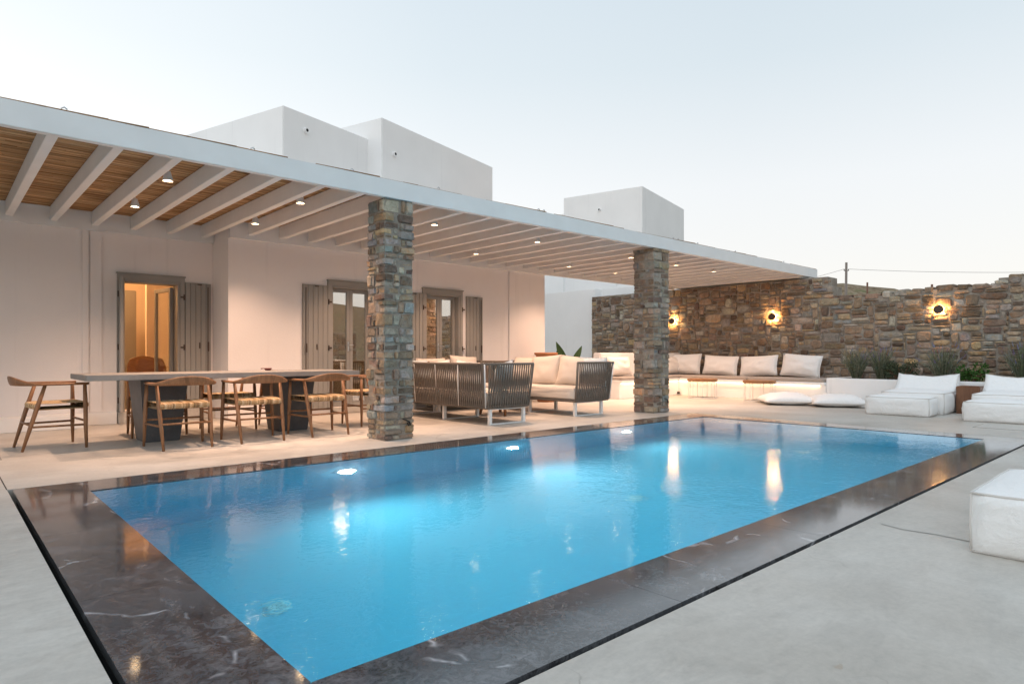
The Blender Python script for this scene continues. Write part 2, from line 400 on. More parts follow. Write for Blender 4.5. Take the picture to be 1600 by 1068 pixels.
# slot only along the left and near sides; far and right edges touch the coping
frame_mesh(mb, -9, 20.5, -7, 18.5, CX0 - SLOT, CX1 + 0.002, CY0 - SLOT, CY1 + 0.002, -0.16, 0.0)
dk = mb.build('deck', M_DECK); dk['kind'] = 'structure'
# thin movement joints and access panels let into the deck
mb = MB()
mb.box(CX0 - SLOT - 0.004, CX0 - SLOT + 0.003, CY1 + 0.003, YA - 0.3, -0.002, 0.0012)
mb.build('joint', M_BLACK, dk)
def hatch(name, x0, x1, y0, y1):
    mb = MB(); frame_mesh(mb, x0, x1, y0, y1, x0 + 0.012, x1 - 0.012, y0 + 0.012, y1 - 0.012, -0.01, 0.003)
    mb.build(name, mat('hatch_joint', (0.30, 0.28, 0.25), 0.8)[0], dk)
    bx('access_panel', M_DECK, dk, x0 + 0.014, x1 - 0.014, y0 + 0.014, y1 - 0.014, -0.01, 0.004)
hatch('panel_joint', 10.05, 10.62, 1.2, 2.16)
hatch('panel_joint', 0.12, 0.46, 7.35, 7.69)
# a repaired crack
mb = MB(); pts = []
cr = [(3.62, 1.02), (3.75, 0.98), (3.95, 1.03), (4.2, 1.10), (4.5, 1.22)]
cr = [(3.90, 0.83), (3.92, 1.0), (3.90, 1.15), (3.94, 1.27)]
for i, (x, y) in enumerate(cr):
    pts += [(x - 0.006, y, 0.0025), (x + 0.008 + 0.004 * (i % 2), y, 0.0025)]
mb.add(pts, [(2 * i, 2 * i + 1, 2 * i + 3, 2 * i + 2) for i in range(len(cr) - 1)])
mb.build('crack_repair', mat('crack_filler', (0.44, 0.415, 0.375), 0.8)[0], dk)

# ------------------------------------------------------------------ swimming pool
pool = thing('swimming_pool', 'rectangular blue swimming pool with wide dark marble overflow edge', 'swimming pool', (0, 0, 0))
D = 1.32
mb = MB()
ov = 0.0
x0, x1, y0, y1 = WX0, WX1, WY0, WY1
vs = [(x0, y0, -0.035), (x1, y0, -0.035), (x1, y1, -0.035), (x0, y1, -0.035), (x0, y0, -D), (x1, y0, -D), (x1, y1, -D), (x0, y1, -D)]
mb.add(vs, [(4, 5, 6, 7), (0, 1, 5, 4), (1, 2, 6, 5), (2, 3, 7, 6), (3, 0, 4, 7)])
T = 0.2
ws = [(x0 - T, y0 - T, -0.035), (x1 + T, y0 - T, -0.035), (x1 + T, y1 + T, -0.035), (x0 - T, y1 + T, -0.035), (x0 - T, y0 - T, -D - T), (x1 + T, y0 - T, -D - T), (x1 + T, y1 + T, -D - T), (x0 - T, y1 + T, -D - T)]
mb.add(ws, [(7, 6, 5, 4), (4, 5, 1, 0), (5, 6, 2, 1), (6, 7, 3, 2), (7, 4, 0, 3)])
o0 = 0
mb.f += [(i, 8 + i, 8 + (i + 1) % 4, (i + 1) % 4) for i in range(4)]
mb.build('basin', M_BASIN, pool)
# slot channel below the gap
mb = MB()
mb.box(CX0 - SLOT - 0.05, CX0 + 0.05, CY0 - SLOT - 0.05, CY1 + 0.05, -0.25, -0.165)
mb.box(CX0 + 0.051, CX1 + 0.05, CY0 - SLOT - 0.05, CY0 + 0.05, -0.25, -0.165)
mb.build('overflow_channel', M_BLACK, pool)
# coping slabs, mitred at the corners
def slab(poly, name='coping_slab'):
    n = len(poly); g_ = 0.0012
    cx = sum(p[0] for p in poly) / n; cyy = sum(p[1] for p in poly) / n
    poly = [(p[0] - math.copysign(g_, p[0] - cx), p[1] - math.copysign(g_, p[1] - cyy)) for p in poly]
    zt, zb, r = -0.001, -0.034, 0.006
    ins = [(p[0] - math.copysign(r, p[0] - cx) * 0.0, p[1]) for p in poly]
    mb = MB(); mb.add([(a, b, zt) for a, b in poly] + [(a, b, zb) for a, b in poly],
        [tuple(range(n)), tuple(range(2 * n - 1, n - 1, -1))] + [(j, i, n + i, n + j) for i in range(n) for j in [(i + 1) % n]])
    return mb.build(name, M_MARBLE, pool)
def run(a0, a1, b0, b1, k, horiz, flip):
    # outer edge a0..a1, inner edge b0..b1 along the run; k slabs
    for i in range(k):
        s0, s1 = i / k, (i + 1) / k
        o0_, o1_ = a0 + (a1 - a0) * s0, a0 + (a1 - a0) * s1
        if 0 < i: o0_ = b0 + (b1 - b0) * s0
        if i < k - 1: o1_ = b0 + (b1 - b0) * s1
        i0_, i1_ = b0 + (b1 - b0) * s0, b0 + (b1 - b0) * s1
        yield o0_, o1_, i0_, i1_
for o0_, o1_, i0_, i1_ in run(CX0, CX1, WX0, WX1, 6, True, False):
    slab([(o0_, CY0), (o1_, CY0), (i1_, WY0), (i0_, WY0)])
    slab([(i0_, WY1), (i1_, WY1), (o1_, CY1), (o0_, CY1)])
for o0_, o1_, i0_, i1_ in run(CY0, CY1, WY0, WY1, 3, False, False):
    slab([(CX0, o0_), (WX0, i0_), (WX0, i1_), (CX0, o1_)])
    slab([(WX1, i0_), (CX1, o0_), (CX1, o1_), (WX1, i1_)])
# dark upstand under the coping down to the slot
mb = MB(); mb.box(CX0 + 0.002, WX0 - 0.21, CY0 + 0.3, CY1 - 0.3, -0.16, -0.037); mb.build('coping_bed', M_BLACK, pool)
mb = MB(); mb.box(CX0 + 0.002, CX1 - 0.002, CY0 + 0.002, WY0 - 0.21, -0.16, -0.037); mb.build('coping_bed', M_BLACK, pool)
# water
wt = MB().box(x0 - 0.02, x1 + 0.02, y0 - 0.02, y1 + 0.02, -D - 0.03, -0.006).build('pool_water', M_WATER)
wt['kind'] = 'structure'
def lamp(name, kind, parent, loc, energy, color, rot=(0, 0, 0), **kw):
    d = bpy.data.lights.new(name, kind); d.energy = energy; d.color = color
    for k, v in kw.items(): setattr(d, k, v)
    o = bpy.data.objects.new(name, d); COL.objects.link(o); o.location = loc; o.rotation_euler = rot
    if parent: o.parent = parent
    return o
for i, x in enumerate((2.76, 4.77, 6.79)):
    mb = MB(); prof = [(0.10, 0.0), (0.10, 0.02), (0.075, 0.022)]
    mb.lathe(prof, 24); o = mb.build('pool_light_ring', M_WMETAL, pool, loc=(x, WY1 - 0.001, -0.50)); o.rotation_euler = (R(90), 0, 0)
    mb = MB(); mb.lathe([(0.0, 0.012), (0.075, 0.012)], 24); o2 = mb.build('pool_light_lens', M_POOLBULB, pool, loc=(x, WY1 - 0.001, -0.50)); o2.rotation_euler = (R(90), 0, 0)
    lamp('pool_lamp', 'SPOT', pool, (x, WY1 - 0.03, -0.50), 158, (0.92, 0.97, 1.0), (R(-84), 0, 0), spot_size=R(150), spot_blend=1.0, shadow_soft_size=0.06)
for x in (2.76, 4.77, 6.79):  # extra point light added before each lens, imitating its soft bloom on the wall
    lamp('added_lens_glow', 'POINT', pool, (x, WY1 - 0.07, -0.50), 2.2, (0.75, 0.88, 1.0), shadow_soft_size=0.03)
def drain(x, y):
    mb = MB(); mb.lathe([(0.0, 0.006), (0.02, 0.006), (0.022, 0.012), (0.07, 0.012), (0.078, 0.0)], 20)
    mb.build('floor_inlet', M_WMETAL, pool, loc=(x, y, -D), smooth=True)
for x, y in ((1.45, 3.6), (4.6, 3.45), (7.65, 3.3)): drain(x, y)

# ------------------------------------------------------------------ stone masonry
PAL = [((0.37, 0.285, 0.20), 4), ((0.26, 0.19, 0.135), 5), ((0.17, 0.125, 0.092), 3.2), ((0.31, 0.275, 0.235), 3.5), ((0.25, 0.255, 0.245), 0.8), ((0.42, 0.305, 0.185), 1.8), ((0.42, 0.365, 0.295), 2.6), ((0.32, 0.24, 0.175), 4)]
PALP = [((0.36, 0.285, 0.21), 4), ((0.27, 0.205, 0.155), 4.5), ((0.185, 0.14, 0.112), 3), ((0.34, 0.305, 0.265), 4), ((0.28, 0.297, 0.292), 1.3), ((0.42, 0.315, 0.205), 1.5), ((0.41, 0.365, 0.30), 2.5)]
rs = random.Random(11)
def pick(pal):
    c = rs.choices([p[0] for p in pal], [p[1] for p in pal])[0]; k = rs.uniform(0.78, 1.22)
    return tuple(x * k * rs.uniform(0.95, 1.05) for x in c)
def pack(W, Hf, cell, rnd, hmax):
    nx_, nz = int(W / cell), int(hmax / cell)
    used = [[False] * nz for _ in range(nx_)]; out = []
    for k in range(nz):
        i = 0
        while i < nx_:
            if used[i][k]: i += 1; continue
            h = rnd.choices([1, 2, 3, 4, 5], [0.26, 0.38, 0.23, 0.10, 0.03])[0]
            wd = rnd.choices([2, 3, 4, 5, 6, 7, 8, 10], [0.04, 0.08, 0.15, 0.18, 0.18, 0.15, 0.13, 0.09])[0]
            if h >= 4: wd = max(wd, 4)
            if h == 1: wd = max(wd, 3)
            wd = min(wd, nx_ - i); n = 0
            while n < wd and not used[i + n][k]: n += 1
            wd = n; hh = 1
            while hh < h and k + hh < nz and not any(used[i + q][k + hh] for q in range(wd)): hh += 1
            if wd == 1 and out and rnd.random() < 0.6 and hh > 2: hh = 2
            for q in range(wd):
                for r_ in range(hh): used[i + q][k + r_] = True
            out.append((i * cell, (i + wd) * cell, k * cell, (k + hh) * cell)); i += wd
    return [r_ for r_ in out if r_[3] <= Hf((r_[0] + r_[1]) / 2) + cell * 0.6]
def face_stone(mb, u0, u1, v0, v1, d, rnd, place):
    """one rough stone: rounded uneven outline, pillowed front; place(u, v, depth) -> point"""
    gap = rnd.uniform(0.006, 0.014); u0 += gap; u1 -= gap; v0 += gap * 0.8; v1 -= gap * 0.8
    cu, cv, hu, hv = (u0 + u1) / 2, (v0 + v1) / 2, (u1 - u0) / 2, (v1 - v0) / 2
    n = 12; ring = []; ex = rnd.uniform(0.36, 0.72)
    sh = rnd.uniform(-0.15, 0.15); ph = rnd.random() * 9
    for k in range(n):
        a = 2 * math.pi * (k + 0.5) / n
        c_, s_ = math.cos(a), math.sin(a)
        x = math.copysign(abs(c_) ** ex, c_); y = math.copysign(abs(s_) ** ex, s_)
        j = 1 + rnd.uniform(-0.14, 0.08)
        ring.append((cu + hu * x * j + sh * hv * y * 0.4, cv + hv * y * j))
    tu, tv = rnd.uniform(-0.012, 0.012), rnd.uniform(-0.012, 0.012)
    def P(k, s, dep): 
        a, b = ring[k]; a = cu + (a - cu) * s; b = cv + (b - cv) * s
        return place(a, b, dep + tu * (a - cu) / max(hu, 0.01) + tv * (b - cv) / max(hv, 0.01))
    mn = min(hu, hv); s1 = max(0.55, 1 - 0.016 / mn)
    vs = [place(*ring[k], -0.01) for k in range(n)] + [P(k, 0.99, d * 0.62) for k in range(n)] + [P(k, s1, d + rnd.uniform(-0.005, 0.005)) for k in range(n)] + [P(0, 0.0, d + rnd.uniform(-0.002, 0.006))]
    fs = []
    for l in (0, 1):
        for k in range(n):
            j = (k + 1) % n; fs.append((l * n + k, l * n + j, (l + 1) * n + j, (l + 1) * n + k))
    fs += [(2 * n + k, 2 * n + (k + 1) % n, 3 * n) for k in range(n)]
    mb.add(vs, fs)

def wall_top(y):
    if y > 5.62: return 2.62
    if y > 5.52: return 2.42
    if y > 2.66: return 2.185 + 0.03 * math.sin(y * 2.3) - 0.01 * (y - 3)
    return 2.33
sw = thing('stone_wall', 'long brown rubble stone boundary wall behind the bench and planter', 'wall', (SX, 4.5, 0))
W0, W1 = -3.2, 12.23
yo = 4.5
# mortar backing follows the stepped top
mb = MB(); prof = []
y = W0
ysamp = sorted([W0 + i * (W1 - W0) / 120 for i in range(121)] + [5.619, 5.621, 5.519, 5.521, 2.659, 2.661])
for y in ysamp: prof.append((y, wall_top(y) - 0.01 + 0.012 * noise.noise((y * 5, 0, 0))))
n = len(prof)
mb.add([(0, y - yo, 0) for y, z in prof] + [(0, y - yo, z) for y, z in prof] + [(0.5, y - yo, 0) for y, z in prof] + [(0.5, y - yo, z) for y, z in prof],
    [(i + 1, i, n + i, n + i + 1) for i in range(n - 1)] + [(n + i + 1, n + i, 3 * n + i, 3 * n + i + 1) for i in range(n - 1)] + [(2 * n + i, 2 * n + i + 1, 3 * n + i + 1, 3 * n + i) for i in range(n - 1)] + [(0, n, 3 * n, 2 * n), (n - 1, 3 * n - 1, 4 * n - 1, 2 * n - 1)])
mb.build('mortar_core', M_MORTAR, sw)
rnd = random.Random(5)
rects = pack(W1 - W0, lambda u: wall_top(W1 - u), 0.044, rnd, 2.62)
cyaw, syaw = math.cos(0.8353), math.sin(0.8353)
def seen_size(u0, u1, v0, v1):
    yy = W1 - (u0 + u1) / 2; fw = SX * cyaw + yy * syaw
    px = 800 + 999.8 * (SX * syaw - yy * cyaw) / fw
    if px > 1615 or px < 900: return 0.0
    zz = (v0 + v1) / 2
    if zz < 0.45: return 0.0
    return (u1 - u0) * (v1 - v0) / (fw * fw)
rects.sort(key=lambda r_: -seen_size(*r_))
rest = MB()
for i, r_ in enumerate(rects):
    d = rnd.uniform(0.014, 0.044)
    pl = lambda a, b, dep: (-dep, W1 - a - yo, b)
    if i < 300:
        mb = MB(); mb.cur = pick(PAL); face_stone(mb, *r_, d, rnd, pl); mb.build('stone', M_STONE, sw, tint=True)
    else:
        rest.cur = pick(PAL); face_stone(rest, *r_, d, rnd, pl)
rest.build('small_stones', M_STONE, sw, tint=True, kind='stuff')
# cap stones along the stepped top
y = W1 - 0.02
while y > W0 + 0.3:
    wd = rnd.uniform(0.16, 0.42); zt = wall_top(y - wd / 2)
    if abs(wall_top(y) - wall_top(y - wd)) > 0.08: zt = min(wall_top(y), wall_top(y - wd))
    if y - wd / 2 < 5.75:
        mb = MB(); mb.cur = pick(PAL); h = rnd.uniform(0.035, 0.075)
        yy = y - wd / 2 - yo
        vs = []
        for zz, s in ((-0.05, 1.0), (h * 0.6, 0.98), (h, 0.86)):
            for k in range(10):
                a = 2 * math.pi * (k + 0.5) / 10; c_, s_ = math.cos(a), math.sin(a)
                vs.append((0.22 + 0.25 * s * math.copysign(abs(c_) ** 0.4, c_) + rnd.uniform(-.015, .015), yy + (wd / 2 - 0.008) * s * math.copysign(abs(s_) ** 0.4, s_), zt + zz + rnd.uniform(-.008, .008)))
        mb.add(vs, [(l * 10 + k, l * 10 + (k + 1) % 10, l * 10 + 10 + (k + 1) % 10, l * 10 + 10 + k) for l in (0, 1) for k in range(10)] + [tuple(range(20, 30))])
        mb.build('cap_stone', M_STONE, sw, tint=True)
    y -= wd

def box_stone(mb, x0, x1, y0, y1, z0, z1, rnd):
    n = 4; g_ = [0, 0.13, 0.87, 1]; idx = {}; vs = []; fs = []
    jit = min(x1 - x0, y1 - y0, z1 - z0) * 0.13
    off = [[[0] * 4 for _ in range(4)] for _ in range(4)]
    def vid(i, j, k):
        if (i, j, k) in idx: return idx[(i, j, k)]
        e_ = sum(q in (0, 3) for q in (i, j, k))
        p = [x0 + (x1 - x0) * g_[i], y0 + (y1 - y0) * g_[j], z0 + (z1 - z0) * g_[k]]
        c_ = [(x0 + x1) / 2, (y0 + y1) / 2, (z0 + z1) / 2]
        r = 0.012 if e_ == 2 else (0.024 if e_ == 3 else 0)
        for q in range(3):
            if (i, j, k)[q] in (0, 3): p[q] -= math.copysign(min(r * rnd.uniform(0.5, 1.5), abs(p[q] - c_[q]) * 0.5), p[q] - c_[q])
            p[q] += rnd.uniform(-jit, jit) * 0.7
        idx[(i, j, k)] = len(vs); vs.append(tuple(p)); return idx[(i, j, k)]
    for a in range(3):
        for b in range(3):
            for s in (0, 3):
                fs.append([vid(s, a, b), vid(s, a + 1, b), vid(s, a + 1, b + 1), vid(s, a, b + 1)][::-1 if s == 0 else 1])
                fs.append([vid(a, s, b), vid(a + 1, s, b), vid(a + 1, s, b + 1), vid(a, s, b + 1)][::1 if s == 0 else -1])
                fs.append([vid(a, b, s), vid(a + 1, b, s), vid(a + 1, b + 1, s), vid(a, b + 1, s)][::-1 if s == 0 else 1])
    mb.add(vs, fs)
def pillar(loc, w_, d_, H, label, seed):
    rnd = random.Random(seed)
    p = thing('stone_pillar', label, 'pillar', loc, 0, 'stone pillars carrying the pergola')
    hw, hd = w_ / 2, d_ / 2
    bx('mortar_core', M_MORTAR, p, -hw + 0.007, hw - 0.007, -hd + 0.007, hd - 0.007, 0.0, H - 0.002)
    z = 0.004; flip = 0
    def stone(x0, x1, y0, y1, z0, z1):
        g_ = rnd.uniform(0.003, 0.008)
        mb = MB(); mb.cur = pick(PALP)
        # uneven faces: push the outer sides a little
        if x0 <= -hw + 1e-6: x0 += rnd.uniform(-0.024, 0.003)
        if x1 >= hw - 1e-6: x1 += rnd.uniform(-0.003, 0.024)
        if y0 <= -hd + 1e-6: y0 += rnd.uniform(-0.024, 0.003)
        if y1 >= hd - 1e-6: y1 += rnd.uniform(-0.003, 0.024)
        box_stone(mb, x0 + g_ * 0.6, x1 - g_ * 0.6, y0 + g_ * 0.6, y1 - g_ * 0.6, z0 + g_, z1 - g_, rnd)
        mb.build('stone', M_STONE, p, tint=True)
    def stackz(z0, z1, f):
        """fill one slot with a single stone or two thin ones"""
        if z1 - z0 > 0.09 and rnd.random() < 0.24:
            m_ = z0 + (z1 - z0) * rnd.uniform(0.35, 0.65); f(z0, m_); f(m_, z1)
        else: f(z0, z1)
    t_ = 0.07
    while z < H - 0.01:
        h = rnd.choice([0.045, 0.06, 0.075, 0.09, 0.105, 0.125, 0.145])
        if H - z - h < 0.05: h = H - z
        z1 = z + h
        A = {}
        for q in range(4):
            lo = (q + flip) % 2
            A[q] = (rnd.uniform(0.46, 0.62) if lo else rnd.uniform(0.24, 0.36), rnd.uniform(0.24, 0.36) if lo else rnd.uniform(0.46, 0.62))
        # corners: 0 (-,-) 1 (+,-) 2 (+,+) 3 (-,+)
        for q, (sx_, sy_) in enumerate(((-1, -1), (1, -1), (1, 1), (-1, 1))):
            a, b = A[q][0] * w_, A[q][1] * d_
            X = (-hw, -hw + a) if sx_ < 0 else (hw - a, hw); Y = (-hd, -hd + b) if sy_ < 0 else (hd - b, hd)
            stackz(z, z1, lambda p0, p1: stone(X[0], X[1], Y[0], Y[1], p0, p1))
        for (qa, qb, side) in ((0, 1, 'f'), (3, 2, 'b')):
            xa, xb = -hw + A[qa][0] * w_, hw - A[qb][0] * w_
            if xb - xa > 0.035:
                Y = (-hd, -hd + t_) if side == 'f' else (hd - t_, hd)
                stackz(z, z1, lambda p0, p1: stone(xa, xb, Y[0], Y[1], p0, p1))
        for (qa, qb, side) in ((0, 3, 'l'), (1, 2, 'r')):
            ya, yb = -hd + A[qa][1] * d_, hd - A[qb][1] * d_
            if yb - ya > 0.035:
                X = (-hw, -hw + t_) if side == 'l' else (hw - t_, hw)
                stackz(z, z1, lambda p0, p1: stone(X[0], X[1], ya, yb, p0, p1))
        flip ^= 1; z = z1
    return p
p1 = pillar((3.845, 6.305, 0), 0.37, 0.36, FZ0, 'square rubble stone pillar between the dining table and the rope sofas', 21)
p2 = pillar((8.81, 6.30, 0), 0.42, 0.40, FZ0, 'square rubble stone pillar beside the arm of the far sofa', 33)
def cable(p, x, y, z):
    mb = MB(); pts = [(x - 0.02, y, z + 0.03), (x + 0.01, y - 0.018, z + 0.02), (x + 0.05, y - 0.02, z), (x + 0.07, y - 0.015, z - 0.03), (x + 0.05, y - 0.02, z - 0.05), (x + 0.03, y - 0.02, z - 0.02), (x + 0.06, y - 0.02, z + 0.0), (x + 0.075, y - 0.02, z - 0.045)]
    mb.tube(pts, 0.006, 6); mb.build('cable_loop', M_BLACK, p, smooth=True)
cable(p1, 0.06, -0.19, 0.20); cable(p2, 0.08, -0.21, 0.20)

# ------------------------------------------------------------------ pergola
pg = thing('pergola', 'long white timber pergola with reed mat roof over the terrace', 'pergola', (6, 8, 0))
def pgbox(name, x0, x1, y0, y1, z0, z1, bevel=0.004, m=M_BEAM):
    return bx(name, m, pg, x0 - 6, x1 - 6, y0 - 8, y1 - 8, z0, z1, bevel)
PX0 = -3.2
pgbox('fascia_beam', PX0, FX1, FY, FY + 0.075, FZ0, FZ1)
pgbox('ledger_beam', PX0, XC - 0.002, YA - 0.07, YA - 0.002, 2.607, FZ1 - 0.012)
pgbox('ledger_beam', XC - 0.002 + 0.004, SX - 0.01, YB - 0.07, YB - 0.002, 2.607, FZ1 - 0.012)
pgbox('end_beam', SX - 0.12, SX + 0.42, FY + 0.08, YB - 0.075, FZ0 - 0.03, FZ1 - 0.012)
x = 0.662 - 8 * 0.4535; proto = {}
while x < SX - 0.2:
    yend = (YA if x + 0.078 < XC else YB) - 0.072
    if x > PX0:
        key = round(yend, 3)
        if key not in proto:
            proto[key] = MB().box(0, 0.078, FY + 0.077 - 8, yend - 8, FZ0 + 0.006, FZ1 - 0.014).build('rafter', M_BEAM, pg, bevel=0.004, loc=(x - 6, 0, 0))
        else:
            o = proto[key].copy(); COL.objects.link(o); o.location = (x - 6, 0, 0)
    x += 0.4535
# reed mat: several thousand canes in two layers
mb = MB(); rr = random.Random(3)
def cane(x0, x1, y, z, r, ny, nz):
    tintv = rr.choice([(0.48, 0.29, 0.145), (0.56, 0.36, 0.19), (0.42, 0.245, 0.12), (0.62, 0.42, 0.24), (0.32, 0.18, 0.085)])
    k = rr.uniform(0.8, 1.2); mb.cur = tuple(c * k for c in tintv)
    xm = (x0 + x1) / 2
    mb.tube([(x0, y, z), (xm, y + ny, z + nz), (x1, y + rr.uniform(-0.01, 0.01), z)], r, 5, cap=False)
for layer in (0, 1):
    y = FY + 0.06 + layer * 0.004
    while y < YA - 0.02:
        x = PX0 + rr.uniform(-0.5, 0)
        while x < FX1 - 0.05:
            L = rr.uniform(1.2, 3.2); xe = min(x + L, FX1 - 0.03)
            if y < YB - 0.03 or x < XC:
                if y >= YB - 0.03: xe = min(xe, XC)
                if not (layer == 0 and rr.random() < 0.03):
                    cane(max(x, PX0) - 6, xe - 6, y - 8 + rr.uniform(-0.003, 0.003), FZ1 + 0.0 + layer * 0.010 + rr.uniform(-0.004, 0.004), rr.uniform(0.0045, 0.0068), rr.uniform(-0.006, 0.006), rr.uniform(-0.006, 0.004))
            x += L + rr.uniform(0.0, 0.03)
        y += rr.uniform(0.0105, 0.0135) if layer == 0 else rr.uniform(0.011, 0.0145)
mb.build('reed_mat', M_REED, pg, tint=True, kind='stuff')
# ragged reed ends and clips along the top of the fascia
mb = MB()
for i in range(46):
    x = rr.uniform(PX0, FX1 - 0.4); L = rr.uniform(0.15, 1.1); mb.cur = (0.30, 0.17, 0.08)
    mb.tube([(x - 6, FY + rr.uniform(0.004, 0.03) - 8, FZ1 + 0.004), (x + L - 6, FY + rr.uniform(0.0, 0.03) - 8, FZ1 + rr.uniform(0.003, 0.012))], 0.006, 5)
mb.build('loose_canes', M_REED, pg, tint=True, kind='stuff')
for x in (0.75, 2.22, 3.25, 4.36, 6.0, 6.1, 9.15, 9.3, 9.9, 11.2, 13.2):
    mb = MB(); mb.tube([(0, 0, 0), (0.0, 0.0, 0.022), (0.02, 0.0, 0.034), (0.04, 0.004, 0.02)], 0.006, 6)
    mb.build('wire_clip', M_CHROME, pg, loc=(x - 6, FY + 0.02 - 8, FZ1 + 0.001), smooth=True)

# ceiling spots hanging between the rafters
lab = {}
spots = [(1.72, 6.97), (1.74, 8.45), (3.09, 6.99), (3.14, 8.5), (4.93, 6.98), (4.95, 8.5), (6.85, 6.99), (6.88, 8.52), (9.18, 7.0), (9.24, 8.54), (10.62, 7.02), (10.68, 8.56), (12.02, 7.04), (12.05, 8.56)]
def spot(x, y, label):
    s = thing('ceiling_spotlight', label, 'spotlight', (x, y, FZ0 - 0.01), 0, 'small cone spotlights under the pergola')
    mb = MB(); mb.lathe([(0.0, 0.098), (0.024, 0.098), (0.028, 0.092), (0.048, 0.012), (0.05, 0.0), (0.047, 0.0), (0.043, 0.014)], 20)
    mb.build('shade', M_WMETAL, s, smooth=True)
    mb = MB(); mb.tube([(0, 0, 0.095), (0, 0, FZ1 - FZ0 + 0.012)], 0.007, 8); mb.build('stem', M_WMETAL, s, smooth=True)
    mb = MB(); mb.lathe([(0.0, 0.010), (0.044, 0.014)], 20); mb.build('bulb', M_BULB, s)
    lamp('spot_lamp', 'SPOT', s, (0, 0, -0.004), 190, (1.0, 0.635, 0.435), spot_size=R(118), spot_blend=0.9, shadow_soft_size=0.035)
names = ['over the left pedestal of the dining table', 'behind the left end of the dining table', 'over the right half of the dining table', 'between the two house doors and the dining table', 'just past the stone pillar above the sofa back', 'above the corner where two sofas meet', 'above the coffee table', 'above the sofa along the house wall', 'beside the top of the far stone pillar', 'above the terracotta pot', 'between the far pillar and the bench corner', 'above the short wing of the bench', 'above the round side tables', 'nearest the inner corner of the stone wall']
for (x, y), nme in zip(spots, names): spot(x, y, 'white cone ceiling spotlight ' + nme)

# ------------------------------------------------------------------ house
hs = thing('villa', 'low white plastered villa with taupe shuttered doors and raised white roof blocks', 'house', (6, 10, 0))
def wall_open(name, x0, x1, y, th, z0, z1, ops, m=M_WALLS):
    """wall in the xz plane with rectangular openings, face at y, thickness th behind"""
    X = sorted({x0, x1, *[o[0] for o in ops], *[o[1] for o in ops]}); Z = sorted({z0, z1, *[o[2] for o in ops], *[o[3] for o in ops]})
    def solid(i, k):
        if i < 0 or k < 0 or i >= len(X) - 1 or k >= len(Z) - 1: return False
        cx_, cz = (X[i] + X[i + 1]) / 2, (Z[k] + Z[k + 1]) / 2
        return not any(o[0] < cx_ < o[1] and o[2] < cz < o[3] for o in ops)
    mb = MB(); q = lambda a, b, c_: (a - 6, b - 10, c_)
    for i in range(len(X) - 1):
        for k in range(len(Z) - 1):
            if not solid(i, k): continue
            a, b, c_, d = X[i], X[i + 1], Z[k], Z[k + 1]
            mb.add([q(a, y, c_), q(b, y, c_), q(b, y, d), q(a, y, d)], [(0, 1, 2, 3)])
            mb.add([q(a, y + th, c_), q(b, y + th, c_), q(b, y + th, d), q(a, y + th, d)], [(3, 2, 1, 0)])
            if not solid(i - 1, k): mb.add([q(a, y, c_), q(a, y, d), q(a, y + th, d), q(a, y + th, c_)], [(0, 1, 2, 3)])
            if not solid(i + 1, k): mb.add([q(b, y, c_), q(b, y + th, c_), q(b, y + th, d), q(b, y, d)], [(0, 1, 2, 3)])
            if not solid(i, k - 1): mb.add([q(a, y, c_), q(a, y + th, c_), q(b, y + th, c_), q(b, y, c_)], [(0, 1, 2, 3)])
            if not solid(i, k + 1): mb.add([q(a, y, d), q(b, y, d), q(b, y + th, d), q(a, y + th, d)], [(0, 1, 2, 3)])
    return mb.build(name, m, hs)
ZT = 3.2
D1 = (1.935, 2.665, 0.165, 1.985)
D2 = (4.70, 5.46, 0.10, 2.04); D3 = (6.50, 7.27, 0.10, 2.04)
def hbox(name, m, x0, x1, y0, y1, z0, z1, bevel=0.0, parent=None):
    return bx(name, m, parent or hs, x0 - 6, x1 - 6, y0 - 10, y1 - 10, z0, z1, bevel)
wall_open('wall', -5, XC, YA, 0.28, 0.0, ZT, [D1])
wall_open('wall', XC + 0.003, XE, YB, 0.28, 0.0, ZT, [D2, D3])
hbox('side_wall', M_WALLS, XC + 0.003, XC + 0.28, YB + 0.282, YA + 0.4, 0.0, ZT)
hbox('side_wall', M_WALLS, XE - 0.28, XE, YB + 0.282, 15.0, 0.0, ZT)
hbox('rear_wall', M_INTWALL, -5, XE - 0.282, 14.4, 14.6, 0.0, ZT)
hbox('side_wall', M_WALLS, -5.2, -5.002, YA, 14.6, 0.0, ZT)
hbox('partition_wall', M_INTWALL, 3.42, 3.55, YA + 0.45, 14.39, 0.0, ZT - 0.2)
hbox('roof_slab', M_WHITE, -5.19, XE - 0.01, YA + 0.29, 14.59, ZT - 0.25, ZT - 0.01)
hbox('roof_slab', M_WHITE, XC + 0.30, XE - 0.30, YB + 0.285, YA + 0.285, ZT - 0.25, ZT - 0.01)
# plinths and shallow pipe casings
hbox('plinth', M_WHITE, -5, 1.485, 9.80, YA - 0.001, 0.0, 0.172, 0.006)
hbox('plinth', M_WHITE, 1.487, D1[0] - 0.07, YA - 0.06, YA - 0.001, 0.0, 0.165, 0.006)
hbox('pipe_casing', M_WALLS, 1.472, 1.545, YA - 0.03, YA - 0.001, 0.166, 2.607, 0.006)
hbox('pipe_casing', M_WALLS, 1.56, 1.70, YA - 0.018, YA - 0.001, 0.166, 2.607, 0.006)
hbox('pipe_casing', M_WALLS, 8.50, 8.64, YB - 0.022, YB - 0.001, 0.0, 2.607, 0.006)

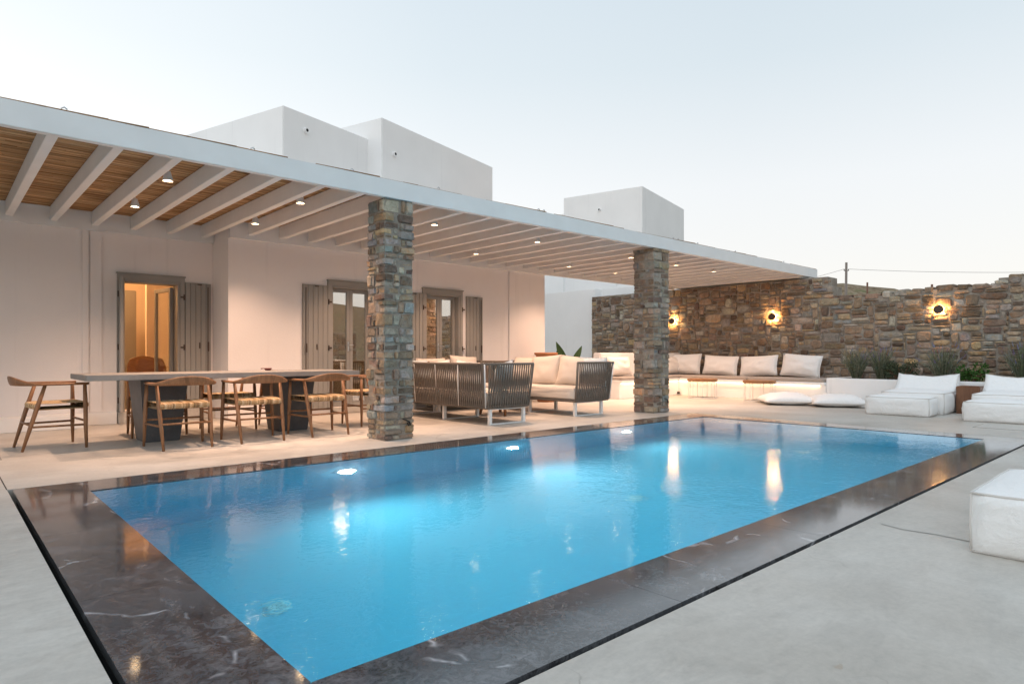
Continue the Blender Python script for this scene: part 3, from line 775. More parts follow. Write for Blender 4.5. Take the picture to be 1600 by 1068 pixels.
def shutter(x0, x1, y, z0, z1, n, ydir=-1, latch='r', th=0.035, rot=None):
    """boarded shutter lying open against the wall: backing frame, separate boards, hinges and a bolt"""
    f = hbox('shutter', M_SHUT, x0, x1, y - th * 0.5, y - 0.002, z0, z1)
    wd = (x1 - x0) / n
    for i in range(n):
        bx('board', M_SHUT, f, x0 + i * wd + 0.002 - 6, x0 + (i + 1) * wd - 0.002 - 6, y - th - 10, y - th * 0.5 - 0.001 - 10, z0 + 0.002, z1 - 0.002, 0.003)
    xl = x1 - 0.045 if latch == 'r' else x0 + 0.045
    mb = MB(); mb.tube([(xl - 6, y - th - 0.008 - 10, z0 + 0.05), (xl - 6, y - th - 0.008 - 10, z1 - 0.05)], 0.006, 6); mb.build('bolt_rod', M_DARKMETAL, f)
    zc = (z0 + z1) / 2
    bx('bolt_handle', M_DARKMETAL, f, xl - 0.012 - 6, xl + 0.012 - 6, y - th - 0.03 - 10, y - th - 0.016 - 10, zc - 0.09, zc + 0.05, 0.004)
    xr = x0 + (x1 - x0) * (0.55)
    bx('pull_plate', M_DARKMETAL, f, xr - 0.008 - 6, xr + 0.008 - 6, y - th - 0.012 - 10, y - th - 0.001 - 10, zc - 0.05, zc + 0.04, 0.002)
    bx('catch_plate', M_DARKMETAL, f, xr - 0.03 - 6, xr + 0.03 - 6, y - th - 0.008 - 10, y - th - 0.001 - 10, z1 - 0.03, z1 - 0.015)
    return f
def hinge(x, y, z, s=1):
    mb = MB(); mb.box(x - 6, x + s * 0.05 - 6, y - 0.045 - 10, y - 0.025 - 10, z - 0.012, z + 0.012) if s > 0 else mb.box(x + s * 0.05 - 6, x - 6, y - 0.045 - 10, y - 0.025 - 10, z - 0.012, z + 0.012)
    mb.tube([(x - 6, y - 0.04 - 10, z - 0.04), (x - 6, y - 0.04 - 10, z + 0.04)], 0.011, 8)
    mb.build('hinge', M_DARKMETAL, hs)
def door_frame(D, y, ew=0.062, eh=0.075):
    x0, x1, z0, z1 = D
    mb = MB(); q = lambda a0, a1, b0, b1, c0, c1: mb.box(a0 - 6, a1 - 6, b0 - 10, b1 - 10, c0, c1)
    q(x0 - ew, x0, y - 0.035, y - 0.001, z0, z1); q(x1, x1 + ew, y - 0.035, y - 0.001, z0, z1); q(x0 - ew, x1 + ew, y - 0.035, y - 0.001, z1 + 0.0005, z1 + eh)
    q(x0 + 0.0005, x0 + 0.03, y - 0.02, y + 0.24, z0, z1); q(x1 - 0.03, x1 - 0.0005, y - 0.02, y + 0.24, z0, z1); q(x0 + 0.031, x1 - 0.031, y - 0.02, y + 0.24, z1 - 0.03, z1 - 0.0005)
    q(x0 - ew - 0.012, x1 + ew + 0.012, y - 0.05, y - 0.001, z1 + eh + 0.0005, z1 + eh + 0.02)
    return mb.build('door_frame', M_SHUT, hs, bevel=0.003)
def door_leaf(w_, h_, stile=0.055, handle=None):
    """glazed leaf in local xz, hinge at x=0"""
    mb = MB(); mb.box(0, stile, 0, 0.045, 0, h_); mb.box(w_ - stile, w_, 0, 0.045, 0, h_); mb.box(stile + 0.0004, w_ - stile - 0.0004, 0, 0.045, 0, stile * 1.4); mb.box(stile + 0.0004, w_ - stile - 0.0004, 0, 0.045, h_ - stile, h_)
    f = mb.build('door_leaf', M_SHUT, hs, bevel=0.004)
    bx('glass_pane', M_GLASS, f, stile - 0.002, w_ - stile + 0.002, 0.018, 0.026, stile * 1.4 - 0.002, h_ - stile + 0.002)
    if handle is not None:
        mb = MB(); mb.box(handle - 0.012, handle + 0.012, -0.012, -0.0005, 0.90, 1.05); mb.tube([(handle, -0.01, 1.0), (handle, -0.05, 1.0), (handle + 0.07, -0.055, 1.0)], 0.008, 8); mb.build('handle', M_CHROME, f, bevel=0.0)
    return f
for D, y in ((D2, YB), (D3, YB)):
    door_frame(D, y)
    half = (D[1] - D[0] - 0.064) / 2 - 0.001
    a = door_leaf(half, D[3] - D[2] - 0.034, handle=half - 0.03); a.location = (D[0] + 0.032 - 6, y + 0.09 - 10, D[2] + 0.002)
    b = door_leaf(half, D[3] - D[2] - 0.034); b.location = (D[0] + 0.034 + half - 6, y + 0.09 - 10, D[2] + 0.002)
    hbox('threshold', M_DECK, D[0], D[1], y - 0.06, y + 0.279, 0.005, D[2] - 0.002, 0.004)
door_frame(D1, YA)
hbox('threshold', M_DECK, D1[0] - 0.06, D1[1] + 0.5, YA - 0.10, YA - 0.003, 0.0, 0.162, 0.004)
# door 1: right shutter open against the wall, left shutter swung out square to it, glazed leaf open inwards
shutter(2.735, 3.09, YA, 0.17, 2.0, 5, latch='r')
lf = MB(); lf.box(0, 0.03, -0.36, 0, 0, 1.82); o = lf.build('shutter', M_SHUT, hs, bevel=0.003, loc=(D1[0] - 0.045 - 6, YA - 0.05 - 10, 0.17)); o.rotation_euler = (0, 0, R(-8))
lf = MB(); lf.box(0, 0.028, -0.34, 0, 0, 1.80); o = lf.build('shutter', M_SHUT, hs, bevel=0.003, loc=(D1[0] - 0.01 - 6, YA - 0.05 - 10, 0.18)); o.rotation_euler = (0, 0, R(-11.5))
for z in (1.78, 1.05, 0.32): hinge(D1[0] - 0.05, YA, z); hinge(D1[1] + 0.055, YA, z, -1)
lf = door_leaf(0.60, 1.76, handle=0.57); lf.location = (D1[1] - 0.035 - 6, YA + 0.19 - 10, 0.172); lf.rotation_euler = (0, 0, R(97))
# doors 2 and 3: shutters folded back on both sides
shutter(4.225, 4.635, YB, 0.10, 2.035, 5, latch='l'); shutter(5.525, 5.93, YB, 0.10, 2.035, 5, latch='r')
shutter(6.06, 6.435, YB, 0.10, 2.035, 5, latch='l'); shutter(7.42, 7.81, YB, 0.10, 2.035, 5, latch='r')
for D in (D2, D3):
    for z in (1.78, 1.05, 0.3): hinge(D[0] - 0.05, YB, z); hinge(D[1] + 0.05, YB, z, 1)
# interior of the kitchen: cabinets, fridge, and a lamp
hbox('kitchen_partition', M_INTWALL, 2.62, 3.419, 11.9, 12.0, 0.0, ZT - 0.26)
hbox('kitchen_cabinet', m_paint('cabinet_cream', (0.62, 0.50, 0.36)), 1.2, 2.15, 13.7, 14.38, 1.35, 2.35, 0.004)
hbox('kitchen_counter', m_paint('counter_cream', (0.70, 0.60, 0.48)), 0.6, 2.15, 13.6, 14.38, 0.0, 0.92, 0.004)
hbox('tall_fridge', M_SHUT, 2.2, 2.615, 12.6, 13.3, 0.0, 2.05, 0.01)
lamp('room_lamp', 'POINT', hs, (1.6 - 6, 12.4 - 10, 2.6), 150, (1.0, 0.53, 0.22), shadow_soft_size=0.12)
lamp('room_lamp', 'POINT', hs, (6.4 - 6, 12.4 - 10, 2.6), 40, (1.0, 0.58, 0.26), shadow_soft_size=0.12)
# upper white blocks, turned a little from the terrace
def block(name, P, ang, w_, d_, z0, z1, parent=hs, off=(6, 10), m=M_WHITE):
    o = MB().box(0, w_, 0, d_, z0, z1).build(name, m, parent, bevel=0.014, loc=(P[0] - off[0], P[1] - off[1], 0)); o.rotation_euler = (0, 0, ang); return o
A16 = R(16.2)
block('roof_block', (4.63, 11.2), A16, 2.2, 7.0, ZT - 0.3, 5.39)
block('roof_block', (6.76, 11.41), A16, 4.09, 7.5, ZT - 0.3, 5.76)
def spout(P, ang, t, z, par, off):
    x = P[0] + math.cos(ang) * t; y = P[1] + math.sin(ang) * t
    mb = MB(); mb.lathe([(0.0, -0.02), (0.028, -0.02), (0.03, 0.05), (0.05, 0.052), (0.055, 0.0)], 16)
    o = mb.build('rain_spout', M_WHITE, par, loc=(x - off[0], y - off[1], z)); o.rotation_euler = (R(90), 0, ang)
    mb = MB(); mb.lathe([(0.0, 0.049), (0.029, 0.0505)], 16); o = mb.build('spout_hole', M_BLACK, par, loc=(x - off[0], y - off[1], z)); o.rotation_euler = (R(90), 0, ang)
spout((4.63, 11.2), A16, 0.50, 5.08, hs, (6, 10)); spout((6.76, 11.41), A16, 0.36, 5.10, hs, (6, 10))

# second house volume beyond the boundary
h2 = thing('neighbouring_house', 'plain white cubic house block rising behind the far end of the pergola', 'house', (18, 14, 0))
A14 = R(14)
block('wall', (17.26, 12.7), A14, 4.1, 2.95, -1.5, 6.47, h2, (18, 14))
block('low_wing', (16.50, 15.52), A14, 4.1, 6.0, -1.5, 5.9, h2, (18, 14))
spout((17.26 - 1.55 * math.sin(A14), 12.7 + 1.55 * math.cos(A14)), A14 - R(90), 0.0, 5.88, h2, (18, 14))
bw = thing('white_garden_wall', 'pale white rendered garden wall between the villa corner and the stone wall', 'wall', (14.6, 14, 0))
bx('wall', M_WHITE, bw, -0.30, 0.05, -1.765, 4.0, 0.0, 2.86, 0.02)
bx('parapet', M_WHITE, bw, 0.9, 1.15, -4.0, 4.0, 0.0, 3.0, 0.02)
mb = MB(); mb.tube([(0.95, -1.6, 3.0), (0.95, -1.6, 3.12), (0.95, -3.6, 3.12), (0.95, -3.6, 3.0)], 0.02, 8); mb.build('rail', M_WMETAL, bw)

# ------------------------------------------------------------------ soft shapes
def pillow_mesh(w_, h_, t_, seed=0, nu=18, nv=14):
    rnd = random.Random(seed); mb = MB()
    def pt(i, j, s):
        u, v = -1 + 2 * i / nu, -1 + 2 * j / nv
        pin = 1 - 0.055 * (1 - u * u) * v * v; pin2 = 1 - 0.05 * (1 - v * v) * u * u
        x, z = u * w_ / 2 * pin2, v * h_ / 2 * pin
        th = t_ / 2 * (max(0, 1 - abs(u) ** 2.6) * max(0, 1 - abs(v) ** 2.6)) ** 0.55
        ed = (1 - abs(u) ** 6) * (1 - abs(v) ** 6)
        th *= 1 + 0.22 * noise.noise((u * 2.3 + seed, v * 2.3, s * 3.1)) * ed
        rad = abs(noise.noise((math.atan2(v, u) * 5 + seed, 1.7, s)))
        th += -0.012 * rad * max(0, (u * u + v * v) - 0.5) * ed
        y = s * th + 0.012 * noise.noise((u * 1.5, v * 1.5, seed * 3.3))
        return (x, y, z + h_ / 2)
    for s in (-1, 1):
        vs = [pt(i, j, s) for j in range(nv + 1) for i in range(nu + 1)]
        fs = [(j * (nu + 1) + i, j * (nu + 1) + i + 1, (j + 1) * (nu + 1) + i + 1, (j + 1) * (nu + 1) + i) for j in range(nv) for i in range(nu)]
        mb.add(vs, fs if s < 0 else [q[::-1] for q in fs])
    rim = [(i, 0) for i in range(nu)] + [(nu, j) for j in range(nv)] + [(i, nv) for i in range(nu, 0, -1)] + [(0, j) for j in range(nv, 0, -1)] + [(0, 0)]
    return mb, [((Vector(pt(i, j, 1)) + Vector(pt(i, j, -1))) / 2) for i, j in rim]
def pillow(name, label, cat, w_, h_, t_, loc, rotz, lean, m, seed, group=None, roll=0.0, pipe=True):
    p = thing(name, label, cat, loc, rotz, group)
    mb, rim = pillow_mesh(w_, h_, t_, seed)
    me = mb.build('cover', m, p, smooth=True); me.rotation_euler = (lean, roll, 0)
    bm = bmesh.new(); bm.from_mesh(me.data); bmesh.ops.remove_doubles(bm, verts=bm.verts, dist=0.0005); bm.to_mesh(me.data); bm.free()
    if pipe:
        mb = MB(); mb.tube(rim, 0.006, 6, cap=False); c = mb.build('piping', M_PIPE if pipe == 'c' else m, p, smooth=True); c.rotation_euler = (lean, roll, 0)
    return p
def soft_box(mb, x0, x1, y0, y1, z0, z1, bulge=0.03, seed=0, n=10, crease=0.5):
    """upholstered block: bulging faces that meet in crisp seams"""
    c = Vector(((x0 + x1) / 2, (y0 + y1) / 2, (z0 + z1) / 2)); h = Vector(((x1 - x0) / 2, (y1 - y0) / 2, (z1 - z0) / 2))
    def P(u, v, w__, ax, s):
        q = [0, 0, 0]; q[ax] = s; o_ = [k for k in range(3) if k != ax]; q[o_[0]] = u; q[o_[1]] = v
        b = bulge * ((1 - u ** 4) * (1 - v ** 4)) ** 0.8
        b += 0.022 * crease * noise.noise((u * 3 + seed + ax, v * 3, s * 2)) * (1 - u ** 8) * (1 - v ** 8)
        # gather wrinkles towards the seams on the sides
        if ax != 2: b += 0.030 * crease * noise.noise((q[o_[0]] * 9 + seed, 0.3 * v, s)) * max(0, abs(v) - 0.25) * (1 - v ** 10)
        p = Vector((q[0] * h.x, q[1] * h.y, q[2] * h.z)) + c
        if ax == 2 and s < 0: b = 0
        p[ax] += s * b
        k = 0.010 * noise.noise((p.x * 4 + seed, p.y * 4, p.z * 4)); 
        if p.z > z0 + 0.01: p.z += k * 0.8
        return p
    for ax in range(3):
        for s in (-1, 1):
            vs = [P(-1 + 2 * i / n, -1 + 2 * j / n, 0, ax, s) for j in range(n + 1) for i in range(n + 1)]
            fs = [(j * (n + 1) + i, j * (n + 1) + i + 1, (j + 1) * (n + 1) + i + 1, (j + 1) * (n + 1) + i) for j in range(n) for i in range(n)]
            if (s > 0) == (ax == 1): fs = [q[::-1] for q in fs]
            mb.add(vs, fs)
    return mb
def weld(o, d=0.0008):
    bm = bmesh.new(); bm.from_mesh(o.data); bmesh.ops.remove_doubles(bm, verts=bm.verts, dist=d); bmesh.ops.recalc_face_normals(bm, faces=bm.faces); bm.to_mesh(o.data); bm.free(); return o
def seam(mb, x0, x1, y0, y1, z, r=0.007, seed=0):
    pts = []
    for (a, b), (c_, d) in (((x0, y0), (x1, y0)), ((x1, y0), (x1, y1)), ((x1, y1), (x0, y1)), ((x0, y1), (x0, y0))):
        for k in range(8):
            t = k / 8; px_, py_ = a + (c_ - a) * t, b + (d - b) * t
            pts.append((px_, py_, z + 0.008 * noise.noise((px_ * 4 + seed, py_ * 4, z * 4))))
    pts.append(pts[0]); mb.tube(pts, r, 6, cap=False)
def pouf(name, label, cat, loc, rotz, w_, d_, h_, seed, bulge=0.03, group=None, back=None):
    """white canvas floor seat: local x = depth (front at 0), y = width"""
    p = thing(name, label, cat, loc, rotz, group)
    mb = soft_box(MB(), 0, d_, -w_ / 2, w_ / 2, 0.002, h_, bulge, seed, 14); weld(mb.build('cover', M_CANVAS, p, smooth=True))
    mb = MB(); seam(mb, -0.002, d_ + 0.002, -w_ / 2 - 0.002, w_ / 2 + 0.002, h_, 0.006, seed); mb.build('piping', M_PIPE, p, smooth=True)
    mb = MB(); seam(mb, 0.0, d_, -w_ / 2, w_ / 2, 0.010, 0.006, seed); mb.build('piping', M_PIPE, p, smooth=True)
    for sx_, sy_ in ((0, -1), (0, 1), (1, -1), (1, 1)):
        mb = MB(); mb.tube([(sx_ * d_, sy_ * w_ / 2, 0.008), (sx_ * d_ + 0.004, sy_ * w_ / 2 + sy_ * 0.004, h_ / 2), (sx_ * d_, sy_ * w_ / 2, h_ - 0.002)], 0.006, 6); mb.build('piping', M_PIPE, p, smooth=True)
    if back:
        bx0, bt, bz = back; n = 14; mb = MB(); vs = []
        prof = [(bx0 - 0.10, h_ * 0.9), (bx0 + 0.00, h_ + 0.03), (bx0 + 0.12, h_ + 0.10), (bx0 + 0.24, bz - 0.05), (bx0 + 0.30, bz), (bx0 + 0.34, bz - 0.02), (bx0 + 0.36, h_ * 0.9), (bx0 + 0.37, 0.02)]
        for i in range(n + 1):
            v = -1 + 2 * i / n
            for k, (a, b) in enumerate(prof):
                sag = 0.045 * (1 - v * v) * (1 if 2 <= k <= 5 else 0.3)
                e_ = 0.02 * noise.noise((v * 3 + seed, k * 0.7, 1))
                wdt = w_ / 2 * (1 + (0.02 if k in (4,) else -0.0))
                vs.append((a + e_, v * wdt, max(0.004, b - sag + e_)))
        m_ = len(prof)
        mb.add(vs, [(i * m_ + k, i * m_ + k + 1, (i + 1) * m_ + k + 1, (i + 1) * m_ + k) for i in range(n) for k in range(m_ - 1)] + [tuple(range(m_)), tuple(range(n * m_ + m_ - 1, n * m_ - 1, -1))])
        o = mb.build('backrest', M_CANVAS, p, smooth=True)
        bm = bmesh.new(); bm.from_mesh(o.data); bmesh.ops.recalc_face_normals(bm, faces=bm.faces); bm.to_mesh(o.data); bm.free()
        mb = MB(); mb.tube([vs[i * m_ + 4] for i in range(n + 1)], 0.006, 6); mb.build('piping', M_PIPE, p, smooth=True)
        for i in (0, n):
            mb = MB(); mb.tube([vs[i * m_ + k] for k in range(m_)], 0.005, 6); mb.build('piping', M_PIPE, p, smooth=True)
    return p

# ------------------------------------------------------------------ bench, planter
BX, BY = 12.95, 8.50
bn = thing('masonry_bench', 'white L shaped masonry bench with warm light strip under its seat', 'bench', (BX, BY, 0))
def bbox(name, m, x0, x1, y0, y1, z0, z1, bevel=0.006): return bx(name, m, bn, x0 - BX, x1 - BX, y0 - BY, y1 - BY, z0, z1, bevel)
PEND = 5.16
bbox('base', M_WHITE, BX, SX - 0.05, PEND, 9.2, 0.0, 0.345)
bbox('seat_slab', M_WHITE, BX - 0.06, SX - 0.052, PEND, 9.198, 0.347, 0.40)
bbox('seat_slab', M_WHITE, 10.75, BX - 0.062, BY - 0.06, 9.198, 0.347, 0.40)
bbox('base', M_WHITE, 10.75, BX - 0.001, BY, 9.2, 0.0, 0.345)
bbox('backrest', M_WHITE, 10.97, SX - 0.06, 9.203, 9.42, 0.0, 0.985, 0.02)
# pads: separate mats with narrow joints
def pad(x0, x1, y0, y1): 
    mb = MB().box(x0 - BX, x1 - BX, y0 - BY, y1 - BY, 0.402, 0.455); mb.build('seat_pad', M_PAD, bn, bevel=0.012)
pad(BX - 0.065, SX - 0.06, PEND + 0.02, 6.76); pad(BX - 0.065, SX - 0.06, 6.775, 8.39); pad(BX - 0.065, SX - 0.06, 8.405, 9.19); pad(10.76, BX - 0.08, BY - 0.065, 9.19)
bx('led_strip', M_LED, bn, -0.014, -0.002, PEND + 0.12 - BY, -0.03, 0.322, 0.334)
bx('led_strip', M_LED, bn, 10.8 - BX, -0.05, -0.014, -0.002, 0.322, 0.334)
lamp('strip_lamp', 'AREA', bn, (-0.035, (PEND + BY) / 2 - BY, 0.342), 2.6, (1.0, 0.62, 0.32), (0, R(-8), 0), shape='RECTANGLE', size=0.03, size_y=BY - PEND - 0.2)
lamp('strip_lamp', 'AREA', bn, ((10.8 + BX) / 2 - BX, -0.035, 0.342), 1.8, (1.0, 0.62, 0.32), (R(8), 0, 0), shape='RECTANGLE', size=BX - 10.9, size_y=0.03)
bbox('dark_box', M_DARKMETAL, BX - 0.06, BX - 0.02, BY - 0.05, BY - 0.003, 0.03, 0.08, 0.003)  # small dark box low in the inner corner of the bench

pl = thing('planter', 'long white masonry planter filled with soil against the stone wall', 'planter', (BX, 3, 0))
bx('front_wall', M_WHITE, pl, 0, 0.16, -6.0, PEND - 3 - 0.003, 0.0, 0.485, 0.012)
bx('end_wall', M_WHITE, pl, 0.162, SX - BX - 0.05, PEND - 3 - 0.16, PEND - 3 - 0.003, 0.0, 0.484, 0.012)
bx('soil', M_SOIL, pl, 0.162, SX - BX - 0.05, -5.99, PEND - 3 - 0.165, 0.0, 0.43)

# bench pillows
for i, (yc, wd, hh, tl) in enumerate(((6.02, 0.84, 0.45, R(4)), (6.94, 0.88, 0.42, R(-3)), (7.90, 0.88, 0.42, R(2)), (8.86, 0.90, 0.46, R(-1)))):
    w4 = ['at the planter end of the bench', 'second from the planter end of the bench', 'third from the planter end of the bench', 'on the bench beside the stone pillar']
    pillow('bench_pillow', 'white rectangular linen pillow ' + w4[i], 'pillow', wd, hh + 0.03, 0.24, (13.72, yc, 0.475), R(-90), R(-13), M_CANVAS, 40 + i, 'white pillows along the stone bench', tl, pipe=True)
pillow('bench_pillow', 'white linen pillow standing on the bench in the inner corner by the backrest', 'pillow', 0.8, 0.42, 0.24, (13.55, 9.02, 0.475), R(0), R(-14), M_PILLOW, 51, 'white pillows along the stone bench')
pillow('bench_pillow', 'white linen pillow on the short bench wing left of the pillar', 'pillow', 0.80, 0.43, 0.24, (11.42, 8.98, 0.475), R(0), R(-14), M_PILLOW, 52, 'white pillows along the stone bench')

# round wire side tables
def side_table(x, y, label):
    s = thing('side_table', label, 'side table', (x, y, 0), 0, 'round wire side tables')
    r, h = 0.30, 0.42
    mb = MB(); mb.lathe([(0.0, h - 0.055), (r + 0.01, h - 0.055), (r + 0.018, h - 0.045), (r + 0.018, h - 0.006), (r + 0.010, h), (0.0, h)], 40); mb.build('table_top', M_SLICE, s)
    for z, rr_ in ((0.008, r), (h - 0.064, r)):
        mb = MB(); mb.tube([(rr_ * math.cos(2 * math.pi * k / 40), rr_ * math.sin(2 * math.pi * k / 40), z) for k in range(41)], 0.007, 6, cap=False); mb.build('ring', M_WMETAL, s, smooth=True)
    for k in range(9):
        a = 2 * math.pi * k / 9 + 0.2; c_, s_ = r * math.cos(a), r * math.sin(a)
        mb = MB(); mb.tube([(c_, s_, 0.01), (c_, s_, h - 0.064)], 0.005, 6); mb.build('rod', M_WMETAL, s, smooth=True)
side_table(12.42, 7.55, 'round wooden side table with wire cage base by the bench corner')
side_table(12.45, 6.27, 'round wooden side table with wire cage base behind the floor cushion')

# floor cushions
def floor_cushion(loc, rz, label, seed):
    p = thing('floor_cushion', label, 'cushion', loc, rz, 'flat white floor cushions')
    mb, rim = pillow_mesh(0.92, 0.92, 0.30, seed, 22, 22)
    mb.v = [(x, z - 0.46, max(0.003, 0.075 + y * (1.0 if y > 0 else 0.5) - 0.02 * 0)) for x, y, z in mb.v]
    o = mb.build('cover', M_CANVAS, p, smooth=True); weld(o)
    mb = MB(); mb.tube([(v.x, v.z - 0.46, 0.072 + v.y * 0.6) for v in rim], 0.007, 6, cap=False); mb.build('piping', M_PIPE, p, smooth=True)
floor_cushion((12.08, 5.56, 0), R(38), 'flat white floor cushion in front of the lit bench', 3)
floor_cushion((12.28, 4.72, 0), R(33), 'flat white floor cushion beside the white footstool', 8)

# lounge seats
GP = 'white canvas lounge seats by the pool'
pouf('footstool', 'low white canvas footstool in front of the lounge seat near the floor cushions', 'footstool', (11.09, 3.36, 0), R(3), 0.86, 0.50, 0.275, 1, 0.04, GP)
pouf('lounge_seat', 'low white canvas lounge seat with slouched back between floor cushion and wooden stool', 'lounge seat', (11.72, 3.33, 0), R(2), 0.88, 1.0, 0.33, 2, 0.045, GP, (0.72, 0.3, 0.62))
pouf('footstool', 'low white canvas footstool beside the wooden block stool', 'footstool', (10.93, 1.98, 0), R(3), 0.94, 0.55, 0.27, 5, 0.04, GP)
pouf('lounge_seat', 'low white canvas lounge seat with slouched back on the far side of the wooden stool', 'lounge seat', (11.60, 2.02, 0), R(2), 0.94, 1.05, 0.35, 6, 0.045, GP, (0.78, 0.3, 0.63))
pouf('footstool', 'large white canvas footstool standing alone on the cement by the pool edge', 'footstool', (3.71, 0.35, 0), R(1), 0.90, 0.93, 0.285, 9, 0.04, GP)
st = thing('block_stool', 'dark brown solid wood block stool between the white lounge seats', 'stool', (12.36, 2.68, 0))
bx('block', M_TEAK2, st, -0.17, 0.17, -0.16, 0.16, 0.03, 0.44, 0.012)
for a in (-1, 1):
    for b in (-1, 1): bx('foot', M_TEAK2, st, a * 0.12 - 0.045, a * 0.12 + 0.045, b * 0.11 - 0.045, b * 0.11 + 0.045, 0.0, 0.0295)

# ------------------------------------------------------------------ wall sconces
for y, nme in ((9.45, 'above the bench next to the stone pillar'), (6.80, 'above the middle of the bench'), (3.56, 'above the planter shrubs')):
    s = thing('wall_sconce', 'round dark bronze wall lamp with warm halo ' + nme, 'wall lamp', (SX, y, 1.80), 0, 'round halo lamps on the stone wall')
    def disc(name, prof, m, smooth=False):
        mb = MB(); mb.lathe(prof, 28); o = mb.build(name, m, s, smooth=smooth); o.rotation_euler = (0, R(-90), 0); return o
    disc('mount', [(0.022, 0.0), (0.022, 0.095)], M_DARKMETAL)
    disc('disc', [(0.0, 0.112), (0.080, 0.112), (0.084, 0.107), (0.084, 0.098), (0.080, 0.095), (0.0, 0.095)], M_DARKMETAL)
    disc('light_ring', [(0.074, 0.070), (0.086, 0.078), (0.074, 0.090)], M_HALO)
    for k in range(5):
        a = 2 * math.pi * k / 5 + 0.3
        lamp('halo_lamp', 'POINT', s, (-0.066, 0.098 * math.cos(a), 0.098 * math.sin(a)), 2.8, (1.0, 0.49, 0.16), shadow_soft_size=0.012)

# ------------------------------------------------------------------ dining table and chairs
tb = thing('dining_table', 'long grey concrete dining table on two tapered pedestals', 'table', (2.55, 7.78, 0))
bx('table_top', M_TABLE, tb, -1.46, 1.46, -0.47, 0.47, 0.69, 0.745, 0.004)
def pedestal(xc):
    mb = MB(); b0, b1 = 0.175, 0.235; d0, d1 = 0.20, 0.30
    vs = [(sx_ * b, sy_ * d, z) for z, b, d in ((0.0, b0, d0), (0.688, b1, d1)) for sx_, sy_ in ((-1, -1), (1, -1), (1, 1), (-1, 1))]
    mb.add(vs, [(3, 2, 1, 0), (4, 5, 6, 7), (0, 1, 5, 4), (1, 2, 6, 5), (2, 3, 7, 6), (3, 0, 4, 7)])
    mb.build('pedestal', M_PED, tb, bevel=0.006, loc=(xc, 0.16, 0))
pedestal(1.86 - 2.55); pedestal(3.34 - 2.55)
sd = thing('small_dish', 'small dark red dish on the far edge of the dining table', 'dish', (3.16, 8.12, 0.745))
mb = MB(); mb.lathe([(0.0, 0.004), (0.03, 0.0), (0.045, 0.018), (0.05, 0.03), (0.046, 0.03), (0.03, 0.008), (0.0, 0.008)], 20); mb.build('bowl', mat('red_glaze', (0.16, 0.03, 0.025), 0.3)[0], sd, smooth=True)
mb = MB(); mb.tube([(-0.09, 0, 0.024), (-0.048, 0, 0.026)], 0.006, 6); mb.build('handle', mat('red_glaze_handle', (0.16, 0.03, 0.025), 0.3)[0], sd, smooth=True)

